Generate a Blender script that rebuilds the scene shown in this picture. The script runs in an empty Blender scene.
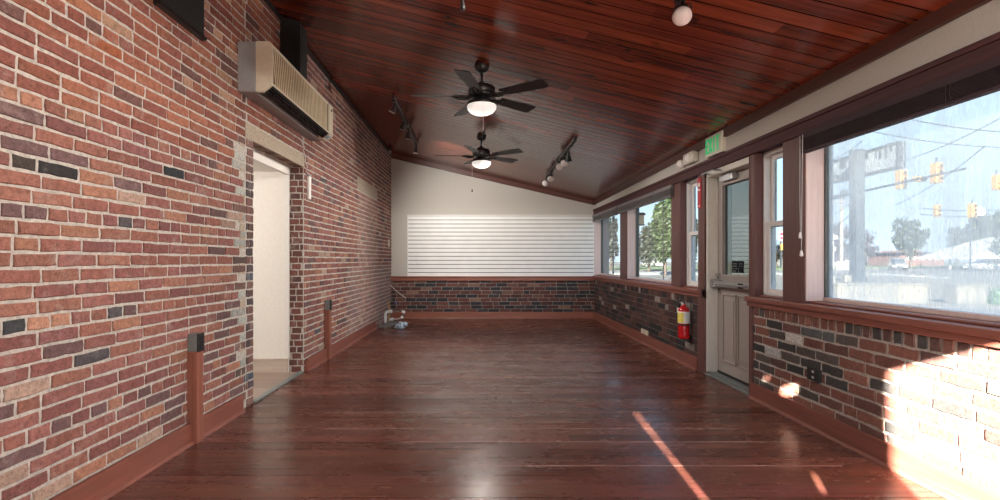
import bpy, math, random
from mathutils import Vector, Matrix, noise
R = random.Random(7)
C = bpy.context.scene.collection
SC = bpy.context.scene

# ------------------------------------------------------------------ measures of the place
F, VX, VY, EYE = 500.0, 478.0, 260.0, 1.2
D = 10.3                      # back wall
XR = 2.40                     # right brick face
YF = -0.6                     # front wall
def xl(y): return -(1.79 + .0159*(10.3-y))          # left brick face (the old wall is a little askew)
def zl(y): return 3.52 - .0172*(y-4.5)
def zr(y): return 2.485 - .0095*(y-2.5)
def zc(x, y):                                       # ceiling slope
    t = (x+1.88)/(2.40+1.88)
    return zl(y)*(1-t) + zr(y)*t
def at(px, py, Y): return Vector(((px-VX)*Y/F, Y, EYE+(VY-py)*Y/F))
def LY(px):
    y = 5.0
    for _ in range(12): y = F*xl(y)/(px-VX)
    return y
def LZ(px, py): return EYE+(VY-py)*LY(px)/F
def RY(px, X=XR): return F*X/(px-VX)

# ------------------------------------------------------------------ mesh builder
class MB:
    def __init__(s): s.v=[]; s.f=[]; s.c=[]; s.sm=[]; s.col=(1,1,1)
    def face(s, pts, smooth=False):
        b=len(s.v); s.v.extend(Vector(p) for p in pts); s.f.append(tuple(range(b,b+len(pts)))); s.c.append(s.col); s.sm.append(smooth)
    def mesh(s, vs, fs, smooth=False):
        b=len(s.v); s.v.extend(Vector(p) for p in vs)
        for f in fs: s.f.append(tuple(b+i for i in f)); s.c.append(s.col); s.sm.append(smooth)
        return s
    def box(s, x0,x1,y0,y1,z0,z1, M=None):
        vs=[Vector(p) for p in ((x0,y0,z0),(x1,y0,z0),(x1,y1,z0),(x0,y1,z0),(x0,y0,z1),(x1,y0,z1),(x1,y1,z1),(x0,y1,z1))]
        if M: vs=[M@p for p in vs]
        return s.mesh(vs,[(3,2,1,0),(4,5,6,7),(0,1,5,4),(1,2,6,5),(2,3,7,6),(3,0,4,7)])
    def prism(s, poly, axis, a, b, M=None):
        # poly: 2D points; axis 'x': (y,z) 'y': (x,z) 'z': (x,y)
        def P(p,t): return {'x':(t,p[0],p[1]),'y':(p[0],t,p[1]),'z':(p[0],p[1],t)}[axis]
        n=len(poly); vs=[Vector(P(p,a)) for p in poly]+[Vector(P(p,b)) for p in poly]
        if M: vs=[M@p for p in vs]
        fs=[tuple(range(n-1,-1,-1)),tuple(range(n,2*n))]+[(i,(i+1)%n,n+(i+1)%n,n+i) for i in range(n)]
        return s.mesh(vs,fs)
    def cyl(s, p0,p1,r0,r1=None,seg=16,caps=True):
        p0,p1=Vector(p0),Vector(p1); r1=r0 if r1 is None else r1
        d=(p1-p0).normalized(); q=d.to_track_quat('Z','Y'); vs=[]
        for p,r in ((p0,r0),(p1,r1)):
            for i in range(seg):
                a=2*math.pi*i/seg; vs.append(p+q@Vector((r*math.cos(a),r*math.sin(a),0)))
        s.mesh(vs,[(i,(i+1)%seg,seg+(i+1)%seg,seg+i) for i in range(seg)],True)
        if caps: s.mesh(vs,[tuple(range(seg-1,-1,-1)),tuple(range(seg,2*seg))])
        return s
    def tube(s, pts, r, seg=8):
        pts=[Vector(p) for p in pts]; n=len(pts); vs=[]
        for k,p in enumerate(pts):
            d=(pts[min(k+1,n-1)]-pts[max(k-1,0)]).normalized()
            u=d.orthogonal().normalized() if k==0 else (u-d*u.dot(d)).normalized()
            w=d.cross(u)
            for i in range(seg):
                a=2*math.pi*i/seg; vs.append(p+u*(r*math.cos(a))+w*(r*math.sin(a)))
        fs=[(k*seg+i,k*seg+(i+1)%seg,(k+1)*seg+(i+1)%seg,(k+1)*seg+i) for k in range(n-1) for i in range(seg)]
        s.mesh(vs,fs,True)
        s.mesh(vs[:seg],[tuple(range(seg-1,-1,-1))]); s.mesh(vs[-seg:],[tuple(range(seg))])
        return s
    def lathe(s, prof, M=None, seg=28, smooth=True):
        vs=[]
        for r,z in prof:
            for i in range(seg):
                a=2*math.pi*i/seg; vs.append(Vector((r*math.cos(a),r*math.sin(a),z)))
        if M: vs=[M@p for p in vs]
        fs=[(k*seg+i,k*seg+(i+1)%seg,(k+1)*seg+(i+1)%seg,(k+1)*seg+i) for k in range(len(prof)-1) for i in range(seg)]
        return s.mesh(vs,fs,smooth)
    def ball(s, c, r, seg=16, rings=10, sc=(1,1,1)):
        prof=[(max(1e-4,r*math.sin(math.pi*k/rings)), -r*math.cos(math.pi*k/rings)) for k in range(rings+1)]
        return s.lathe(prof, Matrix.Translation(c)@Matrix.Diagonal((*sc,1)), seg)
    def build(s, name, mat, parent=None, bevel=0, weld=False):
        me=bpy.data.meshes.new(name)
        off=WORLD.get(parent.name, Vector()) if parent else Vector()
        me.from_pydata([tuple(p-off) for p in s.v],[],s.f)
        me.polygons.foreach_set('use_smooth', s.sm)
        if any(c!=(1,1,1) for c in s.c):
            at_=me.color_attributes.new('tint','FLOAT_COLOR','CORNER'); data=[]
            for f,c in zip(s.f,s.c): data.extend([*c,1.0]*len(f))
            at_.data.foreach_set('color',data)
        me.update()
        o=bpy.data.objects.new(name,me); C.objects.link(o)
        if mat: me.materials.append(mat)
        if parent: o.parent=parent; WORLD[o.name]=off
        else: WORLD[o.name]=Vector()
        if bevel:
            b=o.modifiers.new('edge','BEVEL'); b.width=bevel; b.segments=2; b.limit_method='ANGLE'; b.angle_limit=math.radians(40)
        return o
WORLD={}
def tag(o,label,cat,group=None,kind=None):
    o['label']=label; o['category']=cat
    if group: o['group']=group
    if kind: o['kind']=kind
    return o
def struct(o): o['kind']='structure'; return o
def thing(name,label,cat,loc=(0,0,0),group=None):
    o=bpy.data.objects.new(name,None); C.objects.link(o); o.location=loc; o.empty_display_size=.1
    WORLD[o.name]=Vector(loc)
    return tag(o,label,cat,group)
def group_empty(name,loc=(0,0,0)):
    o=bpy.data.objects.new(name,None); C.objects.link(o); o.location=loc; WORLD[o.name]=Vector(loc); return struct(o)
def dup(root,loc,rotz=None,label=None):
    r=root.copy(); C.objects.link(r); r.location=loc; WORLD[r.name]=Vector(loc)
    if rotz is not None: r.rotation_euler=(0,0,rotz)
    if label: r['label']=label
    for ch in list(root.children):
        c=ch.copy(); C.objects.link(c); c.parent=r
        for g in list(ch.children):
            d=g.copy(); C.objects.link(d); d.parent=c
    return r

# ------------------------------------------------------------------ materials
def newmat(name):
    m=bpy.data.materials.new(name); m.use_nodes=True; nt=m.node_tree
    return m,nt,nt.nodes['Principled BSDF'],nt.nodes['Material Output']
def N(nt,t,**k):
    n=nt.nodes.new(t)
    for a,v in k.items():
        if a in n.inputs: n.inputs[a].default_value=v
        else: setattr(n,a,v)
    return n
def noise_tex(nt,scale,stretch=(1,1,1),detail=4,rough=.55):
    tc=N(nt,'ShaderNodeTexCoord'); mp=N(nt,'ShaderNodeMapping'); mp.inputs['Scale'].default_value=stretch
    nz=N(nt,'ShaderNodeTexNoise'); nz.inputs['Scale'].default_value=scale; nz.inputs['Detail'].default_value=detail; nz.inputs['Roughness'].default_value=rough
    nt.links.new(tc.outputs['Object'],mp.inputs['Vector']); nt.links.new(mp.outputs['Vector'],nz.inputs['Vector'])
    return nz
def ramp(nt,src,stops):
    r=N(nt,'ShaderNodeValToRGB'); e=r.color_ramp.elements
    while len(e)<len(stops): e.new(.5)
    for el,(p,c) in zip(e,stops):
        el.position=p; el.color=(*c,1) if len(c)==3 else c
    nt.links.new(src,r.inputs['Fac']); return r
def mixc(nt,mode,fac,a,b):
    m=N(nt,'ShaderNodeMix',data_type='RGBA',blend_type=mode)
    for sock,v in ((m.inputs['Factor'],fac),(m.inputs['A'],a),(m.inputs['B'],b)):
        if hasattr(v,'default_value') or hasattr(v,'links'): nt.links.new(v,sock)
        elif isinstance(v,tuple): sock.default_value=(*v,1)
        else: sock.default_value=v
    return m.outputs['Result']
def plain(name,col,rough=.5,metal=0,var=.12,scale=30,bump=0,spec=.5,coat=0):
    m,nt,b,o=newmat(name)
    nz=noise_tex(nt,scale)
    lo=tuple(c*(1-var) for c in col); hi=tuple(min(1,c*(1+var)) for c in col)
    r=ramp(nt,nz.outputs['Fac'],[(.3,lo),(.7,hi)])
    nt.links.new(r.outputs['Color'],b.inputs['Base Color'])
    b.inputs['Roughness'].default_value=rough; b.inputs['Metallic'].default_value=metal; b.inputs['Specular IOR Level'].default_value=spec
    b.inputs['Coat Weight'].default_value=coat
    if bump:
        bp=N(nt,'ShaderNodeBump'); bp.inputs['Strength'].default_value=bump; bp.inputs['Distance'].default_value=.01
        nt.links.new(nz.outputs['Fac'],bp.inputs['Height']); nt.links.new(bp.outputs['Normal'],b.inputs['Normal'])
    return m
def emit(name,col,s):
    m,nt,b,o=newmat(name); b.inputs['Base Color'].default_value=(*col,1)
    b.inputs['Emission Color'].default_value=(*col,1); b.inputs['Emission Strength'].default_value=s; return m
def wood(name,col,stretch,rough=.4,attr=False,var=.45,scale=6,coat=0,coat_rough=.15,bump=.15,knots=False,spec=.5,worn=None,rough_var=0):
    m,nt,b,o=newmat(name)
    nz=noise_tex(nt,scale,stretch,6,.65)
    r=ramp(nt,nz.outputs['Fac'],[(.25,tuple(c*(1-var) for c in col)),(.5,col),(.75,tuple(min(1,c*(1+var)) for c in col))])
    c=r.outputs['Color']
    if attr:
        a=N(nt,'ShaderNodeVertexColor',layer_name='tint'); c=mixc(nt,'MULTIPLY',1.0,c,a.outputs['Color'])
    if knots:
        k=noise_tex(nt,2.6,tuple(1 if s_<1 else 3.0 for s_ in stretch),2,.5)
        kr=ramp(nt,k.outputs['Fac'],[(.66,(1,1,1)),(.76,(.25,.2,.2))]); c=mixc(nt,'MULTIPLY',1.0,c,kr.outputs['Color'])
    if worn:
        k=noise_tex(nt,1.6,tuple(1 if s_<1 else 2.2 for s_ in stretch),8,.72)
        kr=ramp(nt,k.outputs['Fac'],[(.50,(0,0,0)),(.75,(.30,.30,.30))]); c=mixc(nt,'MIX',kr.outputs['Color'],c,worn)
        sc=noise_tex(nt,90,(1,1,1),3,.8); sr=ramp(nt,sc.outputs['Fac'],[(.70,(0,0,0)),(.78,(.35,.35,.35))]); c=mixc(nt,'MIX',sr.outputs['Color'],c,tuple(min(1,x*3) for x in worn))
    nt.links.new(c,b.inputs['Base Color'])
    b.inputs['Roughness'].default_value=rough; b.inputs['Coat Weight'].default_value=coat; b.inputs['Coat Roughness'].default_value=coat_rough
    b.inputs['Specular IOR Level'].default_value=spec
    if rough_var:
        rn=noise_tex(nt,2.2,tuple(1 if s_<1 else 2.0 for s_ in stretch),5,.7)
        mr=N(nt,'ShaderNodeMapRange'); mr.inputs['From Min'].default_value=.3; mr.inputs['From Max'].default_value=.7
        mr.inputs['To Min'].default_value=rough-rough_var; mr.inputs['To Max'].default_value=rough+rough_var
        nt.links.new(rn.outputs['Fac'],mr.inputs['Value']); nt.links.new(mr.outputs['Result'],b.inputs['Roughness'])
    if bump:
        bp=N(nt,'ShaderNodeBump'); bp.inputs['Strength'].default_value=bump; bp.inputs['Distance'].default_value=.004
        nt.links.new(nz.outputs['Fac'],bp.inputs['Height']); nt.links.new(bp.outputs['Normal'],b.inputs['Normal'])
    return m
def brick_mat(name,lime=.35,limecol=(.42,.37,.34)):
    m,nt,b,o=newmat(name)
    a=N(nt,'ShaderNodeVertexColor',layer_name='tint')
    nz=noise_tex(nt,38,(1,1,1),5,.7)
    r=ramp(nt,nz.outputs['Fac'],[(.25,(.55,.55,.55)),(.55,(1,1,1)),(.8,(1.35,1.3,1.28))])
    c=mixc(nt,'MULTIPLY',1.0,a.outputs['Color'],r.outputs['Color'])
    n2=noise_tex(nt,7,(1,1,1),8,.75); l=ramp(nt,n2.outputs['Fac'],[(.55,(0,0,0)),(.75,(lime,lime,lime))])
    c=mixc(nt,'MIX',l.outputs['Color'],c,limecol)
    n3=noise_tex(nt,120,(1,1,1),2,.6); l3=ramp(nt,n3.outputs['Fac'],[(.33,(.45,.42,.42)),(.42,(1,1,1))])
    c=mixc(nt,'MULTIPLY',.8,c,l3.outputs['Color'])
    nt.links.new(c,b.inputs['Base Color']); b.inputs['Roughness'].default_value=.85; b.inputs['Specular IOR Level'].default_value=.25
    bp=N(nt,'ShaderNodeBump'); bp.inputs['Strength'].default_value=.5; bp.inputs['Distance'].default_value=.006
    nt.links.new(nz.outputs['Fac'],bp.inputs['Height']); nt.links.new(bp.outputs['Normal'],b.inputs['Normal'])
    return m
def attr_mat(name,rough=.6,var=.2,scale=20,bump=0,spec=.4,metal=0):
    m,nt,b,o=newmat(name)
    a=N(nt,'ShaderNodeVertexColor',layer_name='tint'); nz=noise_tex(nt,scale)
    r=ramp(nt,nz.outputs['Fac'],[(.3,(1-var,)*3),(.7,(1+var,)*3)])
    nt.links.new(mixc(nt,'MULTIPLY',1.0,a.outputs['Color'],r.outputs['Color']),b.inputs['Base Color'])
    b.inputs['Roughness'].default_value=rough; b.inputs['Specular IOR Level'].default_value=spec; b.inputs['Metallic'].default_value=metal
    if bump:
        bp=N(nt,'ShaderNodeBump'); bp.inputs['Strength'].default_value=bump; bp.inputs['Distance'].default_value=.01
        nt.links.new(nz.outputs['Fac'],bp.inputs['Height']); nt.links.new(bp.outputs['Normal'],b.inputs['Normal'])
    return m
def glass(name,tint,refl=1.0,fog=0,mirror=0):
    """window pane: tinted clear glass with its reflection; fog adds a film of condensation with run-down streaks"""
    m,nt,b,o=newmat(name); nt.nodes.remove(b); L=nt.links.new
    tr=N(nt,'ShaderNodeBsdfTransparent'); tr.inputs['Color'].default_value=(*tint,1)
    gl=N(nt,'ShaderNodeBsdfGlossy'); gl.inputs['Roughness'].default_value=.35 if fog else .02
    fr=N(nt,'ShaderNodeFresnel'); fr.inputs['IOR'].default_value=1.5
    mt=N(nt,'ShaderNodeMath',operation='MULTIPLY_ADD'); L(fr.outputs[0],mt.inputs[0]); mt.inputs[1].default_value=refl; mt.inputs[2].default_value=mirror
    geo=N(nt,'ShaderNodeNewGeometry'); inv=N(nt,'ShaderNodeMath',operation='SUBTRACT'); inv.inputs[0].default_value=1; L(geo.outputs['Backfacing'],inv.inputs[1])
    m3=N(nt,'ShaderNodeMath',operation='MULTIPLY'); L(mt.outputs[0],m3.inputs[0]); L(inv.outputs[0],m3.inputs[1]); mt=m3      # the pane reflects at its outer faces only
    base=tr.outputs[0]
    if fog:
        tc=N(nt,'ShaderNodeTexCoord'); sx=N(nt,'ShaderNodeSeparateXYZ'); L(tc.outputs['Object'],sx.inputs[0])
        st=noise_tex(nt,1,(1,60,1.1),5,.65); s1=ramp(nt,st.outputs['Fac'],[(.30,(.50,)*3),(.50,(1,)*3)])
        dr=noise_tex(nt,1,(1,150,7),3,.6); s2=ramp(nt,dr.outputs['Fac'],[(.34,(.10,)*3),(.42,(1,)*3)])
        bl=noise_tex(nt,1,(1,2.2,1.8),4,.6); s3=ramp(nt,bl.outputs['Fac'],[(.3,(.35,)*3),(.62,(1,)*3)])
        # film: none by the far jamb and up high, thick across the middle
        my=N(nt,'ShaderNodeMapRange'); my.interpolation_type='SMOOTHSTEP'
        L(sx.outputs['Y'],my.inputs['Value']); my.inputs['From Min'].default_value=3.32; my.inputs['From Max'].default_value=2.95; my.inputs['To Min'].default_value=.08; my.inputs['To Max'].default_value=1
        mz=N(nt,'ShaderNodeMapRange'); mz.interpolation_type='SMOOTHSTEP'
        L(sx.outputs['Z'],mz.inputs['Value']); mz.inputs['From Min'].default_value=1.80; mz.inputs['From Max'].default_value=1.42; mz.inputs['To Min'].default_value=.13; mz.inputs['To Max'].default_value=1
        def mul(a,b_):
            k=N(nt,'ShaderNodeMath',operation='MULTIPLY'); L(a,k.inputs[0])
            if isinstance(b_,float): k.inputs[1].default_value=b_
            else: L(b_,k.inputs[1])
            return k.outputs[0]
        f=mul(mul(mul(mul(mul(s1.outputs['Color'],s2.outputs['Color']),s3.outputs['Color']),my.outputs[0]),mz.outputs[0]),float(fog))
        tl=N(nt,'ShaderNodeBsdfTranslucent'); tl.inputs['Color'].default_value=(.57,.555,.53,1)
        mx=N(nt,'ShaderNodeMixShader'); L(f,mx.inputs[0]); L(tr.outputs[0],mx.inputs[1]); L(tl.outputs[0],mx.inputs[2]); base=mx.outputs[0]
    mx2=N(nt,'ShaderNodeMixShader'); L(mt.outputs[0],mx2.inputs[0]); L(base,mx2.inputs[1]); L(gl.outputs[0],mx2.inputs[2])
    L(mx2.outputs[0],o.inputs['Surface']); return m

M_brick=brick_mat('old_brick',.50); M_brick_dark=brick_mat('dark_brick',.22,(.30,.27,.25))
M_mortar=plain('mortar',(.44,.41,.375),.95,0,.25,45,.5,.1)
M_mortar_dark=plain('mortar_grey',(.40,.365,.33),.95,0,.25,45,.5,.1)
M_mortar_far=plain('dark_far_mortar',(.17,.15,.135),.95,0,.25,45,.5,.1); M_mortar_back=plain('back_mortar',(.30,.265,.235),.95,0,.25,45,.5,.1)  # darker mortar for the far stretch of the right wall
M_ceil=wood('ceiling_boards',(.180,.034,.0145),(.35,7,1),.21,True,.55,3.2,0,knots=True,bump=.10,spec=.55)
M_floor=wood('floor_boards',(.118,.043,.030),(.4,9,1),.27,True,.5,4,0,bump=.10,worn=(.20,.105,.085),spec=.31,rough_var=.09)
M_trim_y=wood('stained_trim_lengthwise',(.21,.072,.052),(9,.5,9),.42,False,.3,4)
M_trim_z=wood('stained_trim_upright_shaded',(.120,.053,.048),(9,9,.5),.5,False,.3,4,spec=.3)  # darker than the left posts: backlit shade put into the colour
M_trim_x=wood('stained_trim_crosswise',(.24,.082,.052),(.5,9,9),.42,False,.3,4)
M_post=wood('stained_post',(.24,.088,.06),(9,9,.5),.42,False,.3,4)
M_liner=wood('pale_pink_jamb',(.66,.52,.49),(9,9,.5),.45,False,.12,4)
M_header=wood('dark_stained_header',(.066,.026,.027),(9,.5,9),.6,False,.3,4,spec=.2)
M_ceil_trim=wood('ceiling_edge_trim',(.085,.026,.018),(9,.5,9),.4,False,.3,4)
M_plaster=plain('beige_plaster',(.50,.47,.425),.9,0,.05,60,.15,.15)
M_white=plain('white_paint',(.74,.72,.68),.6,0,.03,20)
M_vest=plain('cream_wall',(.76,.73,.67),.85,0,.04,50)
M_vinyl=plain('white_vinyl',(.78,.76,.74),.35,0,.03,10)
M_slat=plain('white_slat_panel',(.82,.815,.79),.5,0,.04,4)
M_groove=plain('slat_groove',(.06,.05,.04),.8,0,.3,4)
M_black=plain('black_metal',(.012,.012,.013),.35,0,.2,20)
M_blade=wood('black_fan_blade',(.018,.016,.016),(3,3,3),.45,False,.4,9,bump=.2)
M_matblack=plain('matte_black',(.008,.008,.008),.7,0,.2,30)
M_steel=plain('steel',(.45,.45,.46),.32,.9,.1,40)
M_gun=plain('gunmetal',(.07,.068,.07),.28,.6,.2,20)
M_chrome=plain('chrome',(.7,.7,.72),.12,1,.03,20)
M_grey=plain('grey_plastic',(.26,.255,.26),.5,0,.08,60,.1)
M_boxgrey=plain('grey_box_metal',(.20,.22,.22),.45,.3,.1,40)
M_cream=plain('cream_plastic',(.60,.54,.42),.45,0,.06,30)
M_tan=plain('dusty_tan',(.085,.055,.025),.7,0,.25,25)
M_door=plain('door_taupe',(.33,.29,.265),.5,0,.05,30)
M_jamb=plain('jamb_cream',(.58,.55,.50),.5,0,.04,20)
M_red=plain('red_enamel',(.50,.010,.015),.22,0,.06,10,coat=.5)
M_redsign=plain('red_sign',(.45,.01,.025),.4,0,.05,20)
M_lens=emit('frosted_bulb',(1,.96,.90),.75)
M_bulb=plain('frosted_white_bulb',(.85,.82,.80),.35,0,.03,20)
M_green=emit('exit_green',(.03,.60,.22),.28)
M_exitbody=plain('ivory_sign_body',(.68,.65,.55),.45,0,.03,30)
M_blind=wood('dark_wood_blind',(.036,.019,.024),(6,.5,6),.6,False,.3,5,bump=.05,spec=.2)
M_blind_grey=wood('grey_wood_blind',(.15,.135,.135),(6,.5,6),.4,False,.3,5,bump=.05)
M_tape=plain('ladder_tape',(.50,.47,.48),.7,0,.1,80)
M_pvc=plain('white_pvc',(.78,.78,.77),.35,0,.03,20)
M_bag=plain('plastic_bag',(.45,.58,.72),.25,0,.45,18)
M_pale_wood=wood('pale_wood',(.42,.26,.13),(9,9,.6),.6)
M_vfloor=wood('tan_plank_floor',(.30,.215,.175),(.5,8,1),.4,True,.25,5)
M_vbase=wood('pale_baseboard',(.47,.395,.33),(.5,9,9),.5,False,.15,5)
M_stone=plain('lintel_concrete',(.38,.32,.255),.9,0,.30,70,.5,.1)
M_concrete=plain('outdoor_concrete',(.090,.083,.070),.9,0,.12,6,.2)
M_asphalt=plain('asphalt',(.075,.073,.070),.9,0,.16,3,.2)
M_grass=plain('grass',(.055,.08,.028),.9,0,.35,6,.3)
M_roadline=plain('road_paint',(.20,.20,.19),.8,0,.08,3)
M_polegrey=plain('galvanised_pole',(.022,.026,.032),.8,0,.1,8,spec=.15)
M_signface=plain('sign_face',(.15,.165,.175),.9,0,.1,4,spec=.1)
M_signdark=plain('sign_dark',(.008,.010,.014),.9,0,.2,6,spec=.1)
M_yellow=plain('signal_yellow',(.27,.145,.03),.5,0,.08,12)
M_utility=wood('utility_pole_wood',(.11,.095,.08),(8,8,.5),.8)
M_wire=plain('wire_black',(.008,.008,.010),.95,spec=.05)
M_bark=wood('bark',(.05,.036,.028),(5,5,.6),.9,bump=.6)
M_leaf=attr_mat('leaves',.6,.3,2)
M_twig=attr_mat('twigs',.8,.3,2)
M_carwhite=plain('car_white',(.3,.3,.3),.25,0,.02,5,coat=.6)
M_carred=plain('car_red',(.25,.02,.04),.25,0,.05,5,coat=.6)
M_carsilver=plain('car_silver',(.16,.165,.17),.3,.4,.05,5,coat=.6)
M_carglass=plain('car_glass',(.03,.035,.04),.08,0,.1,5)
M_tyre=plain('tyre',(.02,.02,.02),.8,0,.2,30)
M_bldg=plain('far_red_brick',(.085,.042,.034),.9,0,.15,3)
M_roofwhite=plain('white_roof',(.26,.255,.24),.6,0,.04,2)
G_plain=glass('clear_window_glass',(.50,.53,.54))
G_fog=glass('misted_window_glass',(.56,.585,.60),fog=.56)
G_door=glass('dark_door_glass',(.20,.22,.21),1.0,0,.10)

# ------------------------------------------------------------------ walls of brick
def cells(u0,u1,v0,v1,holes):
    us=sorted({u0,u1,*[min(max(h[k],u0),u1) for h in holes for k in (0,1)]}); vs=sorted({v0,v1,*[min(max(h[k],v0),v1) for h in holes for k in (2,3)]})
    for a,b in zip(us,us[1:]):
        for c,d in zip(vs,vs[1:]):
            if b-a<1e-6 or d-c<1e-6: continue
            mu,mv=(a+b)/2,(c+d)/2
            if not any(h[0]<mu<h[1] and h[2]<mv<h[3] for h in holes): yield a,b,c,d
def brick_field(mb,P,u0,u1,v0,v1,course,length,holes,colour,seed,depth=.007,mort=.011,header_every=0,top_row=None,jit=.0022):
    rr=random.Random(seed); v=v0; row=0
    while v<v1-.015:
        h=course
        if top_row and v+course>v1-top_row-.01 and v<v1-.02 and v1-v<=top_row+course*.6:
            h=v1-v; L=.078; off=0
        elif header_every and row%header_every==header_every-1: L=length*.5; off=rr.random()*L
        else: L=length; off=(row%2)*length*.5+rr.uniform(-.03,.03)
        vb=min(v+h,v1)
        u=u0-L+off%L if off else u0
        while u<u1:
            ll=L*rr.uniform(.93,1.07)
            if L>.15 and rr.random()<.07: ll=L*.55
            a,b=max(u,u0),min(u+ll,u1)
            u+=ll
            if b-a<.025: continue
            segs=[(a,b)]
            for hh in holes:
                if hh[2]<vb-.012 and hh[3]>v+.012:
                    ns=[]
                    for s,e in segs:
                        if e<=hh[0] or s>=hh[1]: ns.append((s,e))
                        else:
                            if s<hh[0]: ns.append((s,hh[0]))
                            if e>hh[1]: ns.append((hh[1],e))
                    segs=ns
            for s,e in segs:
                if e-s<.03: continue
                m2=mort/2
                mb.col=colour((s+e)/2,(v+vb)/2,rr)
                if mb.col is None: continue
                j=lambda: rr.uniform(-jit,jit)
                w=depth+rr.uniform(-.0025,.0025); ch=.0035
                U0,U1,V0,V1=s+m2,e-m2,v+m2,vb-m2; nu=4 if e-s>.14 else 2; tilt=rr.uniform(-.0018,.0018); cu=(s+e)/2; cv=(v+vb)/2
                base=[(U0+(U1-U0)*q/nu,V0) for q in range(nu+1)]+[(U1,cv)]+[(U1-(U1-U0)*q/nu,V1) for q in range(nu+1)]+[(U0,cv)]
                base=[(p[0]+j(),p[1]+j()+tilt*(p[0]-cu)/.1) for p in base]; n=len(base)
                def ins(p,k): return (p[0]+(k if p[0]<cu-.01 else -k if p[0]>cu+.01 else 0), p[1]+(k if p[1]<cv-.008 else -k if p[1]>cv+.008 else 0))
                vs=[P(p[0],p[1],-.002) for p in base]+[P(p[0],p[1],w-ch) for p in base]+[P(*ins(p,ch),w) for p in base]
                mb.mesh(vs,[tuple(range(2*n,3*n))]+[(q,(q+1)%n,n+(q+1)%n,n+q) for q in range(n)]+[(n+q,n+(q+1)%n,2*n+(q+1)%n,2*n+q) for q in range(n)])
        v=vb; row+=1
# --- left wall
OP0,OP1=LY(253),LY(303.5); OPZ=LZ(303.5,167)
IN0,IN1=LY(357),LY(377); INZ=2.27
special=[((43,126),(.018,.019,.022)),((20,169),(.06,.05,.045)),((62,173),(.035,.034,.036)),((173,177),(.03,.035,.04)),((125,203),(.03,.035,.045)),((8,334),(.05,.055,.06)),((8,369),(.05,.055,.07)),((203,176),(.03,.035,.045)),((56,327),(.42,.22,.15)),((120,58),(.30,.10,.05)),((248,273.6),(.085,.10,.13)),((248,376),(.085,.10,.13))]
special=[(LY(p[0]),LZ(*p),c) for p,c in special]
def col_left(u,v,rr):
    for su,sv,c in special:
        if abs(su-u)<.10 and abs(sv-v)<.030: return c
    k=rr.random()
    base=rr.choice([(.225,.080,.060),(.245,.092,.066),(.205,.072,.060),(.26,.102,.072),(.185,.068,.060),(.235,.088,.072)])
    if k<.10: base=(.13,.065,.062)
    elif k<.145: base=(.30,.125,.080)
    elif k<.150: base=(.075,.058,.060)
    elif k<.19: base=(.34,.20,.15)
    t=noise.noise(Vector((u*.9,v*1.1,3)))*.22
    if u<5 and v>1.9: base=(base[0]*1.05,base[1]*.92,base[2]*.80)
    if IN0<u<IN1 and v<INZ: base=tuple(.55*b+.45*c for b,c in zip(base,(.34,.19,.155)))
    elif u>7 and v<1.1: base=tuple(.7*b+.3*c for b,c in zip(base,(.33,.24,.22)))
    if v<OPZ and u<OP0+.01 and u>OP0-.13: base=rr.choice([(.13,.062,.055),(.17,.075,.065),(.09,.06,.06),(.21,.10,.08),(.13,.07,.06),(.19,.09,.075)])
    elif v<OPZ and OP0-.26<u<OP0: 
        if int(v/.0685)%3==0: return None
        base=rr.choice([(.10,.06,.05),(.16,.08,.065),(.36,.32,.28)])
    s=(1+t)*rr.uniform(.85,1.15)
    return (base[0]*s*1.08,base[1]*s*1.28,base[2]*s*1.36)
PL=lambda u,v,w: Vector((xl(u)+w,u,v))
lint1=(LY(245),LY(304),OPZ,OPZ+.125); lint2=(IN0,IN1,INZ+.01,INZ+.19)
holes_l=[(OP0,OP1,-1,OPZ)]
bw=MB()
mort=MB()
for a,b,c,d in cells(YF-.2,D+.2,-.05,3.75,holes_l):
    n=max(1,int((b-a)/1.0))
    mort.mesh([PL(a,c,0),PL(b,c,0),PL(b,d,0),PL(a,d,0),PL(a,c,-.16),PL(b,c,-.16),PL(b,d,-.16),PL(a,d,-.16)],[(0,1,2,3),(7,6,5,4),(0,4,5,1),(1,5,6,2),(2,6,7,3),(3,7,4,0)])
wl=struct(mort.build('wall_left',M_mortar))
for seg_holes in [holes_l+[lint1,lint2]]:
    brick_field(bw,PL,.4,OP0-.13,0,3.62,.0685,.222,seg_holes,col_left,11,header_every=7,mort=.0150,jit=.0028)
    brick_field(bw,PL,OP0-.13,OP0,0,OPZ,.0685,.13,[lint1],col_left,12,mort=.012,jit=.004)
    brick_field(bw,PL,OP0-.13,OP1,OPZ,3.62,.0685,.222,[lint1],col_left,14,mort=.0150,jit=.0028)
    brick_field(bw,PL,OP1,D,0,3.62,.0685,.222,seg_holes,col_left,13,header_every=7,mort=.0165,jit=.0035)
# far reveal of the opening
def PJ(u,v,w): return Vector((xl(OP1)-u,OP1-w,v))
brick_field(bw,PJ,.0,.155,0,OPZ,.0685,.108,[],lambda u,v,rr: rr.choice([(.12,.055,.045),(.15,.062,.05),(.10,.05,.045),(.18,.075,.06)]),15,mort=.012)
# soffit bricks under the lintel
def PS(u,v,w): return Vector((xl(u)-v,u,OPZ-w))
brick_field(bw,PS,OP0,OP1,.0,.10,.10,.075,[],lambda u,v,rr: rr.choice([(.14,.075,.055),(.19,.09,.065),(.23,.16,.12)]),16,mort=.012)
bw.build('brickwork',M_brick,wl)
st=MB()
for (a,b,c,d) in (lint1,lint2):
    st.mesh([PL(a,c,.006),PL(b,c,.006),PL(b,d,.006),PL(a,d,.006),PL(a,c,-.05),PL(b,c,-.05),PL(b,d,-.05),PL(a,d,-.05)],[(0,1,2,3),(0,4,5,1),(1,5,6,2),(2,6,7,3),(3,7,4,0)])
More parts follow.
